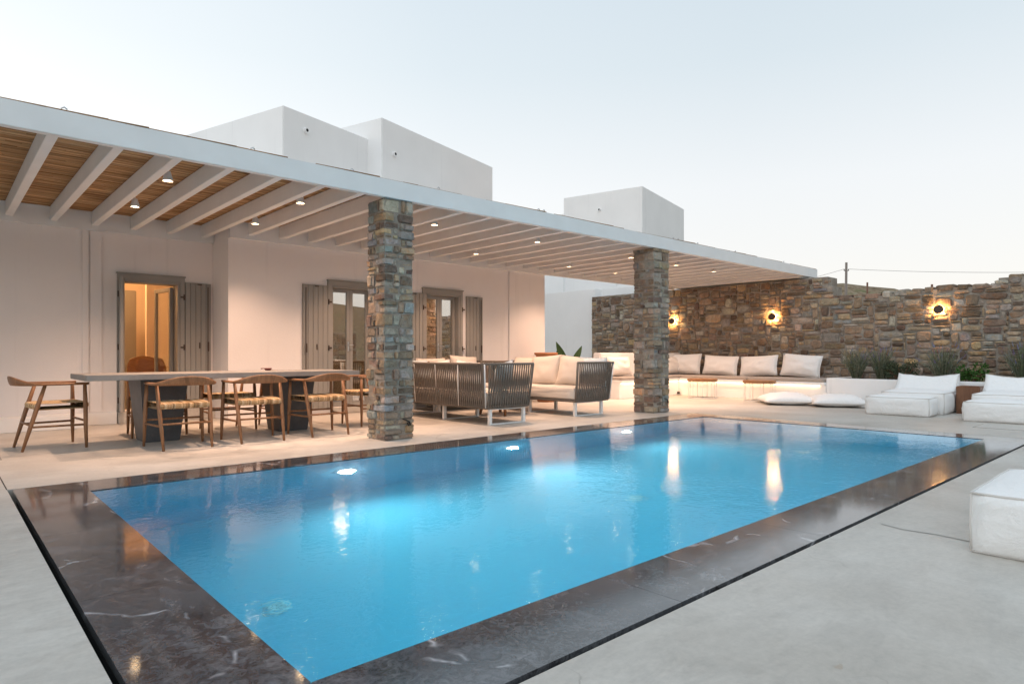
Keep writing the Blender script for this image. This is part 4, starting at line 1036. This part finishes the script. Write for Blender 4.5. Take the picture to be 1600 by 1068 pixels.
def make_chair():
    c = thing('dining_chair', 'x', 'chair', (0, 0, 0), 0, 'teak armchairs with rush seats around the dining table')
    AZ = 0.655
    for s in (-1, 1):
        mb = MB(); mb.tube([(s * 0.285, 0.255, 0.0), (s * 0.278, 0.250, 0.22), (s * 0.268, 0.25, 0.44), (s * 0.262, 0.245, AZ - 0.01)], [0.0125, 0.019, 0.021, 0.016], 10)
        mb.build('leg', M_TEAK, c, smooth=True)
        mb = MB(); mb.tube([(s * 0.225, -0.265, 0.0), (s * 0.232, -0.205, 0.22), (s * 0.24, -0.145, 0.44), (s * 0.245, -0.085, AZ - 0.012)], [0.0125, 0.019, 0.021, 0.016], 10)
        mb.build('leg', M_TEAK, c, smooth=True)
        mb = MB(); mb.tube([(s * 0.277, 0.255, 0.235), (s * 0.233, -0.208, 0.235)], 0.011, 8); mb.build('stretcher', M_TEAK, c, smooth=True)
    mb = MB(); mb.tube([(-0.275, 0.255, 0.27), (0.275, 0.255, 0.27)], 0.011, 8); mb.build('stretcher', M_TEAK, c, smooth=True)
    mb = MB(); mb.tube([(-0.233, -0.205, 0.255), (0.233, -0.205, 0.255)], 0.011, 8); mb.build('stretcher', M_TEAK, c, smooth=True)
    # bent arm and back rail
    n = 44; vs = []
    for i in range(n + 1):
        t = -1 + 2 * i / n; a = abs(t); sg = 1 if t > 0 else -1
        # path: straight arms then a round back
        if a > 0.55:
            q = (a - 0.55) / 0.45; x = sg * (0.272 - 0.006 * q); y = -0.12 + 0.40 * q
            dx, dy = 0.0, 1.0
        else:
            th = a / 0.55 * math.pi / 2; x = sg * 0.272 * math.sin(th) ** 0.85; y = -0.12 - 0.205 * math.cos(th) ** 0.9
        bk = max(0.0, 1 - a / 0.55); bk = bk * bk * (3 - 2 * bk)
        hh = 0.013 + 0.036 * bk; wd = 0.030 - 0.017 * bk
        if a > 0.86: wd *= 1 - 0.55 * (a - 0.86) / 0.14
        zc = AZ + 0.002 + 0.030 * bk - 0.005 * (1 - bk)
        # outward direction
        if a > 0.55: nx_, ny_ = sg * 1.0, 0.0
        else: nx_, ny_ = math.sin(th) * sg, -math.cos(th)
        tilt = 0.25 * bk
        for k in range(10):
            an = 2 * math.pi * k / 10; ca, sa = math.cos(an), math.sin(an)
            ca = math.copysign(abs(ca) ** 0.75, ca); sa = math.copysign(abs(sa) ** 0.75, sa)
            o_ = wd * ca + tilt * hh * sa
            vs.append((x + nx_ * o_, y + ny_ * o_, zc + hh * sa))
    mb = MB(); mb.add(vs, [(i * 10 + k, i * 10 + (k + 1) % 10, (i + 1) * 10 + (k + 1) % 10, (i + 1) * 10 + k) for i in range(n) for k in range(10)] + [tuple(range(9, -1, -1)), tuple(n * 10 + k for k in range(10))])
    mb.build('arm_rail', M_TEAK, c, smooth=True)
    # woven rush seat: strands wrapped over front and back rails, dipping in the middle
    mb = MB(); rn = random.Random(2); ns = 36
    for i in range(ns):
        t = -1 + 2 * (i + 0.5) / ns; tone = rn.choice([(0.50, 0.34, 0.19), (0.60, 0.44, 0.27), (0.42, 0.27, 0.14), (0.30, 0.19, 0.10), (0.64, 0.50, 0.33), (0.46, 0.31, 0.16)])
        k = rn.uniform(0.85, 1.15); mb.cur = tuple(q * k for q in tone)
        xf, xb = t * 0.262, t * 0.232; dip = 0.018 * (1 - t * t)
        loop = [(0.275, 0.43), (0.272, 0.452), (0.255, 0.462), (0.15, 0.462 - dip * 0.6), (0.05, 0.462 - dip), (-0.06, 0.462 - dip * 0.9), (-0.13, 0.46 - dip * 0.4), (-0.163, 0.452), (-0.170, 0.435), (-0.163, 0.412), (-0.13, 0.402), (0.05, 0.405), (0.24, 0.404), (0.268, 0.412), (0.275, 0.43)]
        hw = (0.262 / ns) * rn.uniform(0.95, 1.1); bulge = rn.uniform(0.0, 0.004)
        vs = []
        for (y, z) in loop:
            xm = xb + (xf - xb) * (y + 0.17) / 0.445
            cy_, cz_ = 0.05, 0.432; L = math.hypot(y - cy_, (z - cz_) * 6); ny_ = (y - cy_) / max(L, .01); nz_ = 1 if z > 0.432 else -1
            oy, oz = (0.005 * math.copysign(1, y - cy_) if abs(y - cy_) > 0.19 else 0), (0.005 * nz_ if abs(y - cy_) < 0.215 else 0)
            vs += [(xm - hw, y, z), (xm, y + oy + (bulge if y > .2 else -bulge if y < -.15 else 0), z + oz + rn.uniform(-.001, .001)), (xm + hw, y, z)]
        m_ = len(loop)
        mb.add(vs, [(3 * j + q, 3 * j + q + 1, 3 * j + 4 + q, 3 * j + 3 + q) for j in range(m_ - 1) for q in (0, 1)])
    mb.build('rush_seat', M_RUSH, c, tint=True, kind='stuff')
    return c
ch = make_chair()
spots_c = [(1.90, 7.20, 0, 'teak armchair with rush seat, back to the pool, in front of the left pedestal'),
    (2.655, 7.19, R(-2), 'teak armchair with rush seat, back to the pool, midway between the pedestals'),
    (3.43, 7.20, R(1), 'teak armchair with rush seat, back to the pool, by the right pedestal'),
    (0.89, 8.04, R(-86), 'teak armchair with rush seat alone at the head of the table by the plinth'),
    (1.95, 8.48, R(180), 'teak armchair with rush seat on the house side in front of the open doorway'),
    (2.76, 8.47, R(181), 'teak armchair with rush seat on the house side in front of the wall step'),
    (3.50, 8.47, R(179), 'teak armchair with rush seat on the house side behind the right pedestal'),
    (4.42, 7.80, R(88), 'teak armchair with rush seat at the table end half hidden by the stone pillar')]
for i, (x, y, rz, lb) in enumerate(spots_c):
    if i == 0: ch.location = (x, y, 0); ch.rotation_euler = (0, 0, rz); ch['label'] = lb
    else: dup(ch, (x, y, 0), rz, lb)
# wicker chair and wooden chair inside the doorway
wc = thing('wicker_chair', 'brown wicker chair inside the lit doorway', 'chair', (2.42, 11.05, 0), R(175))
mb = MB(); n = 12; vs = []
for i in range(n + 1):
    for j in range(9):
        u = -1 + 2 * i / n; v = j / 8; wd = 0.23 * (1 - 0.35 * max(0, v - 0.7) ** 1.5 * 3)
        vs.append((u * wd, -0.20 - 0.08 * v + 0.06 * u * u, 0.42 + 0.5 * v - 0.05 * u * u * v))
mb.add(vs, [(i * 9 + j, (i + 1) * 9 + j, (i + 1) * 9 + j + 1, i * 9 + j + 1) for i in range(n) for j in range(8)])
o = mb.build('backrest', M_SLICE, wc, smooth=True); md = o.modifiers.new('s', 'SOLIDIFY'); md.thickness = 0.02
bx('seat', M_SLICE, wc, -0.23, 0.23, -0.2, 0.23, 0.40, 0.44, 0.012)
for a in (-1, 1):
    for b in (-1, 1):
        mb = MB(); mb.tube([(a * 0.21, b * 0.19, 0.0), (a * 0.19, b * 0.17, 0.40)], 0.012, 8); mb.build('leg', M_DARKMETAL, wc)
wt2 = thing('indoor_table', 'brown wooden table seen through the lit doorway', 'table', (2.95, 11.45, 0))
bx('table_top', M_SLICE, wt2, -0.35, 0.35, -0.35, 0.35, 0.72, 0.76, 0.004)
for a in (-1, 1):
    for b in (-1, 1): bx('leg', M_SLICE, wt2, a * 0.3 - 0.03, a * 0.3 + 0.03, b * 0.3 - 0.03, b * 0.3 + 0.03, 0, 0.719)

# ------------------------------------------------------------------ rope sofas
def sofa(name, label, L, loc, rotz, legs, arms=(True, True), seed=0):
    """local frame: y = length (0..L), x = depth, back at x=0, seat front at x=dep"""
    s = thing(name, label, 'sofa', loc, rotz, 'rope back sofas around the coffee table')
    dep, zb, zt = 0.80, 0.235, 0.82; fl = 0.07
    # base tray and bottom rail
    bx('seat_frame', M_ROPE, s, 0.0, dep, 0.0, L, zb - 0.02, zb + 0.03, 0.01)
    # top rail: back and arms
    y0, y1 = -fl, L + fl
    top = [(dep + 0.02, y0, zt), (0.0, y0, zt), (-fl, y0 + 0.03, zt), (-fl, y1 - 0.03, zt), (0.0, y1, zt), (dep + 0.02, y1, zt)]
    mb = MB(); mb.tube([top[0], (0.10, y0, zt), (-fl * 0.6, y0 + 0.015, zt), (-fl, y0 + 0.10, zt), (-fl, y1 - 0.10, zt), (-fl * 0.6, y1 - 0.015, zt), (0.10, y1, zt), top[-1]], 0.017, 8); mb.build('top_rail', M_ROPE, s, smooth=True)
    for y, yt in ((0.0, y0), (L, y1)):
        mb = MB(); mb.tube([(dep - 0.01, y, zb), (dep + 0.02, yt, zt)], 0.016, 8); mb.build('arm_post', M_ROPE, s, smooth=True)
        mb = MB(); mb.tube([(0.0, y, zb), (-fl * 0.8, yt + (0.02 if yt < 0 else -0.02), zt - 0.005)], (0.012), 8); mb.build('corner_post', M_WMETAL, s, smooth=True)
    k = max(1, int(L / 0.72))
    for i in range(1, k + 1):
        y = L * i / (k + 1)
        mb = MB(); mb.tube([(-0.004, y + 0.03, zb), (-fl - 0.004, y - 0.03, zt - 0.005)], 0.010, 8); mb.build('back_strut', M_WMETAL, s, smooth=True)
    # ropes: two raked layers, back and both arms
    mb = MB(); pitch = 0.042
    def cord(a, b): 
        d = (Vector(b) - Vector(a)); m_ = Vector(a) + d * 0.5
        mb.tube([a, b], 0.0096, 6, cap=False)
    nL = int(L / pitch)
    for i in range(nL + 1):
        y = L * i / nL; yt = y0 + (y1 - y0) * i / nL
        cord((0.008, y, zb), (-fl + 0.010, min(y1 - .02, yt + 0.05), zt)); cord((-0.012, y, zb), (-fl - 0.010, max(y0 + .02, yt - 0.05), zt))
    nA = int(dep / pitch)
    for e_, et in ((0.0, y0), (L, y1)):
        for i in range(1, nA):
            x = dep * i / nA; sgn = -1 if et < 0 else 1
            cord((x, e_ - sgn * 0.008, zb), (min(dep, x + 0.035), et - sgn * 0.010, zt)); cord((x, e_ + sgn * 0.012, zb), (max(-fl, x - 0.035), et + sgn * 0.010, zt))
    mb.build('rope_weave', M_ROPE, s, kind='stuff', smooth=True)
    for y in legs:
        mb = MB(); w2, t2 = 0.022, 0.008
        xa, xb = 0.10, dep - 0.04
        mb.box(xa, xa + 0.045, y - w2, y + w2, 0.0005, zb - 0.022); mb.box(xb - 0.045, xb, y - w2, y + w2, 0.0005, zb - 0.022); mb.box(xa + 0.0455, xb - 0.0455, y - w2, y + w2, 0.0005, 0.014); mb.box(xa + 0.0455, xb - 0.0455, y - w2, y + w2, zb - 0.036, zb - 0.022)
        mb.build('sled_leg', M_WMETAL, s, bevel=0.002)
    mb = soft_box(MB(), 0.03, dep + 0.005, 0.02, L - 0.02, zb + 0.032, zb + 0.20, 0.012, seed, 12, 0.3); weld(mb.build('seat_cushion', M_SOFAC, s, smooth=True))
    return s
# sofa with its back to the pillar
sofa('rope_sofa', 'brown rope sofa with white sled legs turned away from the stone pillar', 2.16, (5.43, 6.53, 0), 0, (0.05, 1.08, 2.08), seed=3)
# sofa facing it (rotated half a turn)
sofa('rope_sofa', 'brown rope sofa with beige cushions beside the far stone pillar', 2.16, (8.03, 8.72, 0), R(180), (0.1, 1.10, 2.10), seed=5)
# sofa along the house wall, facing the pool
sofa('rope_sofa', 'brown rope sofa along the house wall behind the coffee table', 1.5, (5.98, 9.33, 0), R(-90), (0.1, 1.4), seed=8)
# cushions (each its own thing)
def cush(label, w_, h_, t_, loc, rotz, lean, m, seed, roll=0.0):
    return pillow('sofa_cushion', label, 'cushion', w_, h_, t_, loc, rotz, lean, m, seed, 'loose cushions on the rope sofas', roll, True)
ZS = 0.435
# far sofa (faces -x): cushions lean on back at x~7.9
cush('large beige square cushion on the far sofa next to its near arm', 0.58, 0.50, 0.24, (7.66, 7.04, ZS), R(-90 + 16), R(-16), M_SOFAC, 61, R(5))
cush('large beige square cushion in the middle of the far sofa', 0.58, 0.51, 0.24, (7.66, 7.66, ZS), R(-90 + 12), R(-16), M_SOFAC, 62, R(-4))
cush('beige cushion at the house end of the far sofa', 0.56, 0.48, 0.22, (7.70, 8.28, ZS), R(-90), R(-16), M_SOFAC, 63)
cush('small pale blue cushion behind the near arm of the far sofa', 0.46, 0.46, 0.18, (7.80, 6.72, ZS + 0.01), R(-60), R(-12), M_PRINT, 64)
# sofa along the wall (faces -y)
cush('beige cushion on the wall sofa near the terracotta pot', 0.60, 0.50, 0.22, (7.12, 9.08, ZS), R(0), R(-16), M_SOFAC, 65, R(3))
cush('beige cushion in the middle of the wall sofa', 0.60, 0.46, 0.22, (6.42, 9.08, ZS), R(0), R(-16), M_SOFAC, 66)
# near sofa (faces +x)
cush('pale blue patterned cushion leaning on the near arm of the pillar sofa', 0.50, 0.425, 0.18, (5.86, 6.72, ZS), R(205), R(-14), M_PRINT, 67, R(7))
cush('white cushion standing against the back of the pillar sofa', 0.50, 0.425, 0.2, (5.66, 7.15, ZS), R(95), R(-10), M_PILLOW, 68, R(-6))
cush('white cushion at the middle of the pillar sofa back', 0.52, 0.425, 0.2, (5.66, 7.75, ZS), R(88), R(-10), M_PILLOW, 69, R(5))
cush('pale blue cushion at the house end of the pillar sofa', 0.5, 0.425, 0.18, (5.68, 8.35, ZS), R(85), R(-10), M_PRINT, 70)
# coffee table
ct = thing('coffee_table', 'low round teak coffee table between the rope sofas', 'coffee table', (6.72, 7.65, 0))
mb = MB(); mb.lathe([(0.0, 0.33), (0.42, 0.33), (0.43, 0.34), (0.43, 0.365), (0.42, 0.37), (0.0, 0.37)], 40); mb.build('table_top', M_TEAK, ct)
for k in range(4):
    a = R(45 + 90 * k + 10); mb = MB(); mb.tube([(0.36 * math.cos(a), 0.36 * math.sin(a), 0.0), (0.28 * math.cos(a), 0.28 * math.sin(a), 0.33)], [0.022, 0.032], 10); mb.build('leg', M_TEAK, ct, smooth=True)

# ------------------------------------------------------------------ terracotta pot and strelitzia
tp = thing('terracotta_pot', 'tall terracotta pot with rolled rim at the villa corner', 'pot', (9.14, 9.08, 0))
mb = MB(); mb.lathe([(0.0, 0.004), (0.17, 0.0), (0.20, 0.1), (0.25, 0.45), (0.235, 0.75), (0.20, 0.88), (0.205, 0.92), (0.235, 0.945), (0.24, 0.975), (0.22, 0.985), (0.19, 0.97), (0.18, 0.86), (0.0, 0.85)], 40); mb.build('body', M_TERRA, tp, smooth=True)
for a in (R(20), R(200)):
    mb = MB(); mb.tube([(0.20 * math.cos(a), 0.20 * math.sin(a), 0.90), (0.27 * math.cos(a), 0.27 * math.sin(a), 0.86), (0.25 * math.cos(a), 0.25 * math.sin(a), 0.76)], 0.014, 8); mb.build('handle', M_TERRA, tp, smooth=True)
sp = thing('strelitzia_plant', 'broad leaved green plant in a pot beyond the villa corner', 'plant', (10.58, 9.96, 0))
mb = MB(); mb.lathe([(0.0, 0.0), (0.16, 0.0), (0.22, 0.36), (0.24, 0.38), (0.20, 0.38), (0.18, 0.33), (0.0, 0.33)], 28); mb.build('pot', M_TERRA, sp, smooth=True)
def big_leaf(base, tip, w_, bend, tintc):
    mb = MB(); mb.cur = tintc; b, t_ = Vector(base), Vector(tip); ax = t_ - b; side = ax.cross(Vector((0.6, 0.75, 0))).normalized()
    st0 = Vector((0, 0, 0.33)); mb.tube([st0, (st0 + b) / 2 + Vector((0, 0, 0.05)), b], 0.009, 6)
    n = 12; vs = []
    nrm = ax.cross(side).normalized()
    for i in range(n + 1):
        q = i / n; ww = w_ * math.sin(math.pi * min(1, q ** 0.75)) ** 0.8 if 0 < q < 1 else 0.004
        c_ = b + ax * q + nrm * bend * q * q
        for k in (-1, -0.5, 0, 0.5, 1): vs.append(c_ + side * ww * k + nrm * 0.25 * ww * abs(k))
    mb.add(vs, [(i * 5 + k, i * 5 + k + 1, (i + 1) * 5 + k + 1, (i + 1) * 5 + k) for i in range(n) for k in range(4)])
    mb.build('leaf', M_LEAF, sp, tint=True, smooth=True)
big_leaf((0.05, -0.05, 0.68), (-0.12, 0.12, 1.23), 0.085, 0.05, (0.05, 0.10, 0.035))
big_leaf((0.16, -0.10, 0.66), (0.42, -0.20, 1.15), 0.075, -0.05, (0.04, 0.085, 0.03))
big_leaf((-0.1, 0.05, 0.62), (-0.34, 0.2, 0.93), 0.07, 0.05, (0.05, 0.10, 0.04))
big_leaf((0.1, 0.1, 0.6), (0.2, 0.4, 1.0), 0.08, 0.05, (0.045, 0.09, 0.03))

# ------------------------------------------------------------------ planting
def lavender(x, y, r, h, seed, label, nst=150):
    rn = random.Random(seed); p = thing('lavender_bush', label, 'shrub', (x, y, 0.43), 0, 'lavender bushes in the planter')
    fo = MB(); fl = MB()
    for i in range(nst):
        a = rn.uniform(0, 2 * math.pi); sp_ = rn.random() ** 0.7; L = h * rn.uniform(0.5, 1.0)
        dx, dy = math.cos(a) * r * sp_, math.sin(a) * r * sp_
        k = rn.uniform(0.75, 1.25); fo.cur = tuple(c * k for c in rn.choice([(0.16, 0.185, 0.12), (0.20, 0.215, 0.155), (0.11, 0.14, 0.075), (0.23, 0.225, 0.15)]))
        b = Vector((dx * 0.18, dy * 0.18, 0)); m_ = Vector((dx * 0.55, dy * 0.55, L * 0.6)); t_ = Vector((dx * 1.05, dy * 1.05, L))
        fo.tube([b, m_, t_], [0.004, 0.0032, 0.002], 4, cap=False)
        for q in range(rn.randint(7, 12)):
            f_ = rn.uniform(0.08, 0.85); c_ = b.lerp(m_, f_ * 2) if f_ < 0.5 else m_.lerp(t_, f_ * 2 - 1)
            a2 = rn.uniform(0, 6.28); l2 = rn.uniform(0.03, 0.065); d = Vector((math.cos(a2) * 0.6, math.sin(a2) * 0.6, 0.8)).normalized() * l2; s_ = Vector((-math.sin(a2), math.cos(a2), 0)) * 0.0045
            fo.add([c_ - s_, c_ + s_, c_ + d * 0.6 + s_ * 0.8, c_ + d, c_ + d * 0.6 - s_ * 0.8], [(0, 1, 2, 3, 4)])
        if rn.random() < 0.22:
            fl.cur = tuple(c * rn.uniform(0.7, 1.2) for c in (0.20, 0.18, 0.27))
            dv = (t_ - m_).normalized()
            fl.tube([t_, t_ + dv * rn.uniform(0.05, 0.10)], [0.006, 0.003], 5)
    fo.build('foliage', M_LEAF, p, tint=True, kind='stuff'); fl.build('flowers', M_LEAF, p, tint=True, kind='stuff')
def bush(x, y, r, h, seed, label, tone, z0=0.43, n=900, ls=0.028, name='green_bush', cat='shrub'):
    rn = random.Random(seed); p = thing(name, label, cat, (x, y, z0)); fo = MB(); stm = MB()
    for i in range(14):
        a = rn.uniform(0, 6.28); stm.tube([(0, 0, 0), (math.cos(a) * r * 0.4, math.sin(a) * r * 0.4, h * 0.4), (math.cos(a) * r * 0.75, math.sin(a) * r * 0.75, h * rn.uniform(0.5, 0.85))], [0.008, 0.006, 0.003], 5)
    cl = [(rn.uniform(-.7, .7) * r, rn.uniform(-.7, .7) * r, rn.uniform(0.25, 0.8) * h, rn.uniform(0.25, 0.5) * r) for _ in range(14)]
    for i in range(n):
        cx_, cy_, cz_, cr_ = rn.choice(cl); v = Vector((rn.gauss(0, 1), rn.gauss(0, 1), rn.gauss(0, 1))).normalized() * cr_ * rn.uniform(0.5, 1.05)
        c_ = Vector((cx_, cy_, cz_)) + v; c_.z = max(0.01, c_.z)
        d = (v.normalized() + Vector((rn.uniform(-.6, .6), rn.uniform(-.6, .6), rn.uniform(-.2, .8)))).normalized(); s_ = d.cross(Vector((rn.uniform(-1, 1), rn.uniform(-1, 1), rn.uniform(-1, 1)))).normalized()
        l = ls * rn.uniform(0.7, 1.3); k = rn.uniform(0.7, 1.35); fo.cur = tuple(q * k for q in tone)
        fo.add([c_, c_ + d * l * 0.5 + s_ * l * 0.3, c_ + d * l, c_ + d * l * 0.5 - s_ * l * 0.3], [(0, 1, 2, 3)])
    stm.build('stems', M_TEAK2, p, kind='stuff'); fo.build('foliage', M_LEAF, p, tint=True, kind='stuff'); return p
lavender(13.55, 4.82, 0.30, 0.62, 1, 'grey green lavender bush at the bench end of the planter', 170)
lavender(13.70, 4.42, 0.30, 0.66, 2, 'tall grey lavender bush leaning towards the dark rosemary', 150)
bush(13.50, 4.02, 0.30, 0.36, 3, 'low dark green rosemary mound between two lavender bushes', (0.055, 0.075, 0.04), n=1500, ls=0.035)
lavender(13.55, 3.35, 0.36, 0.66, 4, 'spreading lavender bush behind the first lounge seat', 170)
bush(13.52, 2.88, 0.22, 0.34, 5, 'fresh bright green leafy bush behind the wooden stool', (0.05, 0.12, 0.025), n=700, ls=0.05)
lavender(13.60, 2.22, 0.30, 0.72, 6, 'tall lavender bush behind the second lounge seat', 150)
lavender(13.62, 1.72, 0.32, 0.74, 7, 'lavender bush beyond the second lounge seat', 150)
bush(13.5, 1.25, 0.28, 0.4, 9, 'green bush at the open end of the planter', (0.06, 0.11, 0.04), n=700, ls=0.04)

# ------------------------------------------------------------------ hillside details
def ray(px, fw): u = (px - 800) / 999.8; return ((cyaw + u * syaw) * fw, (syaw - u * cyaw) * fw)
def zrow(row, fw): return 0.95 + (553.2 - row) / 999.8 * fw
px_, py_ = ray(1320, 34)
up = thing('utility_pole', 'grey wooden utility pole standing on the hillside behind the stone wall', 'pole', (px_, py_, terr(px_, py_)))
ztop = zrow(410, 34) - terr(px_, py_)
mb = MB(); mb.tube([(0, 0, -0.3), (0.05, -0.06, ztop)], [0.075, 0.06], 10); mb.build('shaft', m_wood('weathered_pole', (0.16, 0.125, 0.10), (0.27, 0.22, 0.185), 5), up, smooth=True)
for s in (-1, 1):
    mb = MB(); mb.tube([(0.05, -0.06, ztop - 0.45), (0.05 + s * 0.07, -0.06 - s * 0.07, ztop - 0.43)], 0.018, 6); mb.tube([(0.05 + s * 0.08, -0.06 - s * 0.08, ztop - 0.44), (0.05 + s * 0.08, -0.06 - s * 0.08, ztop - 0.35)], 0.022, 8); mb.build('insulator_arm', M_DARKMETAL, up)
top = Vector((px_ + 0.05, py_ - 0.06, terr(px_, py_) + ztop - 0.35))
def wire(a, b, sag, label):
    a, b = Vector(a), Vector(b); mb = MB()
    mb.tube([a.lerp(b, i / 20) - Vector((0, 0, sag * 4 * (i / 20) * (1 - i / 20))) for i in range(21)], 0.010, 5)
    tag(mb.build('power_line', mat('cable_grey', (0.30, 0.29, 0.28), 0.7)[0], None), label, 'cable')
q = ray(1720, 30); wire(top + Vector((0.08, -0.08, 0)), (q[0], q[1], zrow(423, 30)), 0.12, 'thin power line running from the pole over the stone wall and planter')
q = ray(1150, 46); wire(top + Vector((-0.08, 0.08, 0)), (q[0], q[1], zrow(458, 46)), 0.15, 'thin power line running from the pole down behind the pergola')
for px, row, fw, hh in ((1355, 441, 52, 1.2), (1456, 444, 44, 1.2)):
    x, y = ray(px, fw); zt = zrow(row, fw); tz = terr(x, y)
    o = MB().tube([(0, 0, -0.3), (0.03, 0, max(0.9, zt - tz))], 0.07, 8).build('fence_post', M_TEAK2, None, loc=(x, y, tz), smooth=True)
    tag(o, 'thin dark post on the hill crest ' + ('beside the shrubs right of the utility pole' if px < 1400 else 'behind the stone wall near the last sconce'), 'post')
for i, (px, fw, r) in enumerate(((1346, 52, 0.5), (1382, 52, 0.6), (1404, 52, 0.45))):
    x, y = ray(px, fw)
    bush(x, y, r, r * 1.0, 70 + i, ['wide dark shrub on the slope right of the pole', 'low dark shrub further down the hill crest', 'small shrub last along the hill crest'][i], (0.06, 0.075, 0.035), terr(x, y), 700, 0.16, 'hill_shrub')

# boundary wall behind the viewpoint (it shows in the door glass)
rw = thing('rear_stone_wall', 'rubble stone wall on the far side of the terrace reflected in the door glass', 'wall', (4, -6.6, 0))
bx('mortar_core', M_MORTAR, rw, -12, 10, -0.4, 0.0, 0.0, 1.9)
rest = MB(); rnd = random.Random(77)
for r_ in pack(22, lambda u: 1.9, 0.08, rnd, 1.9):
    rest.cur = pick(PAL); face_stone(rest, *r_, rnd.uniform(0.015, 0.045), rnd, lambda a, b, dep: (10 - a, dep, b))
rest.build('stones', M_STONE, rw, tint=True, kind='stuff')
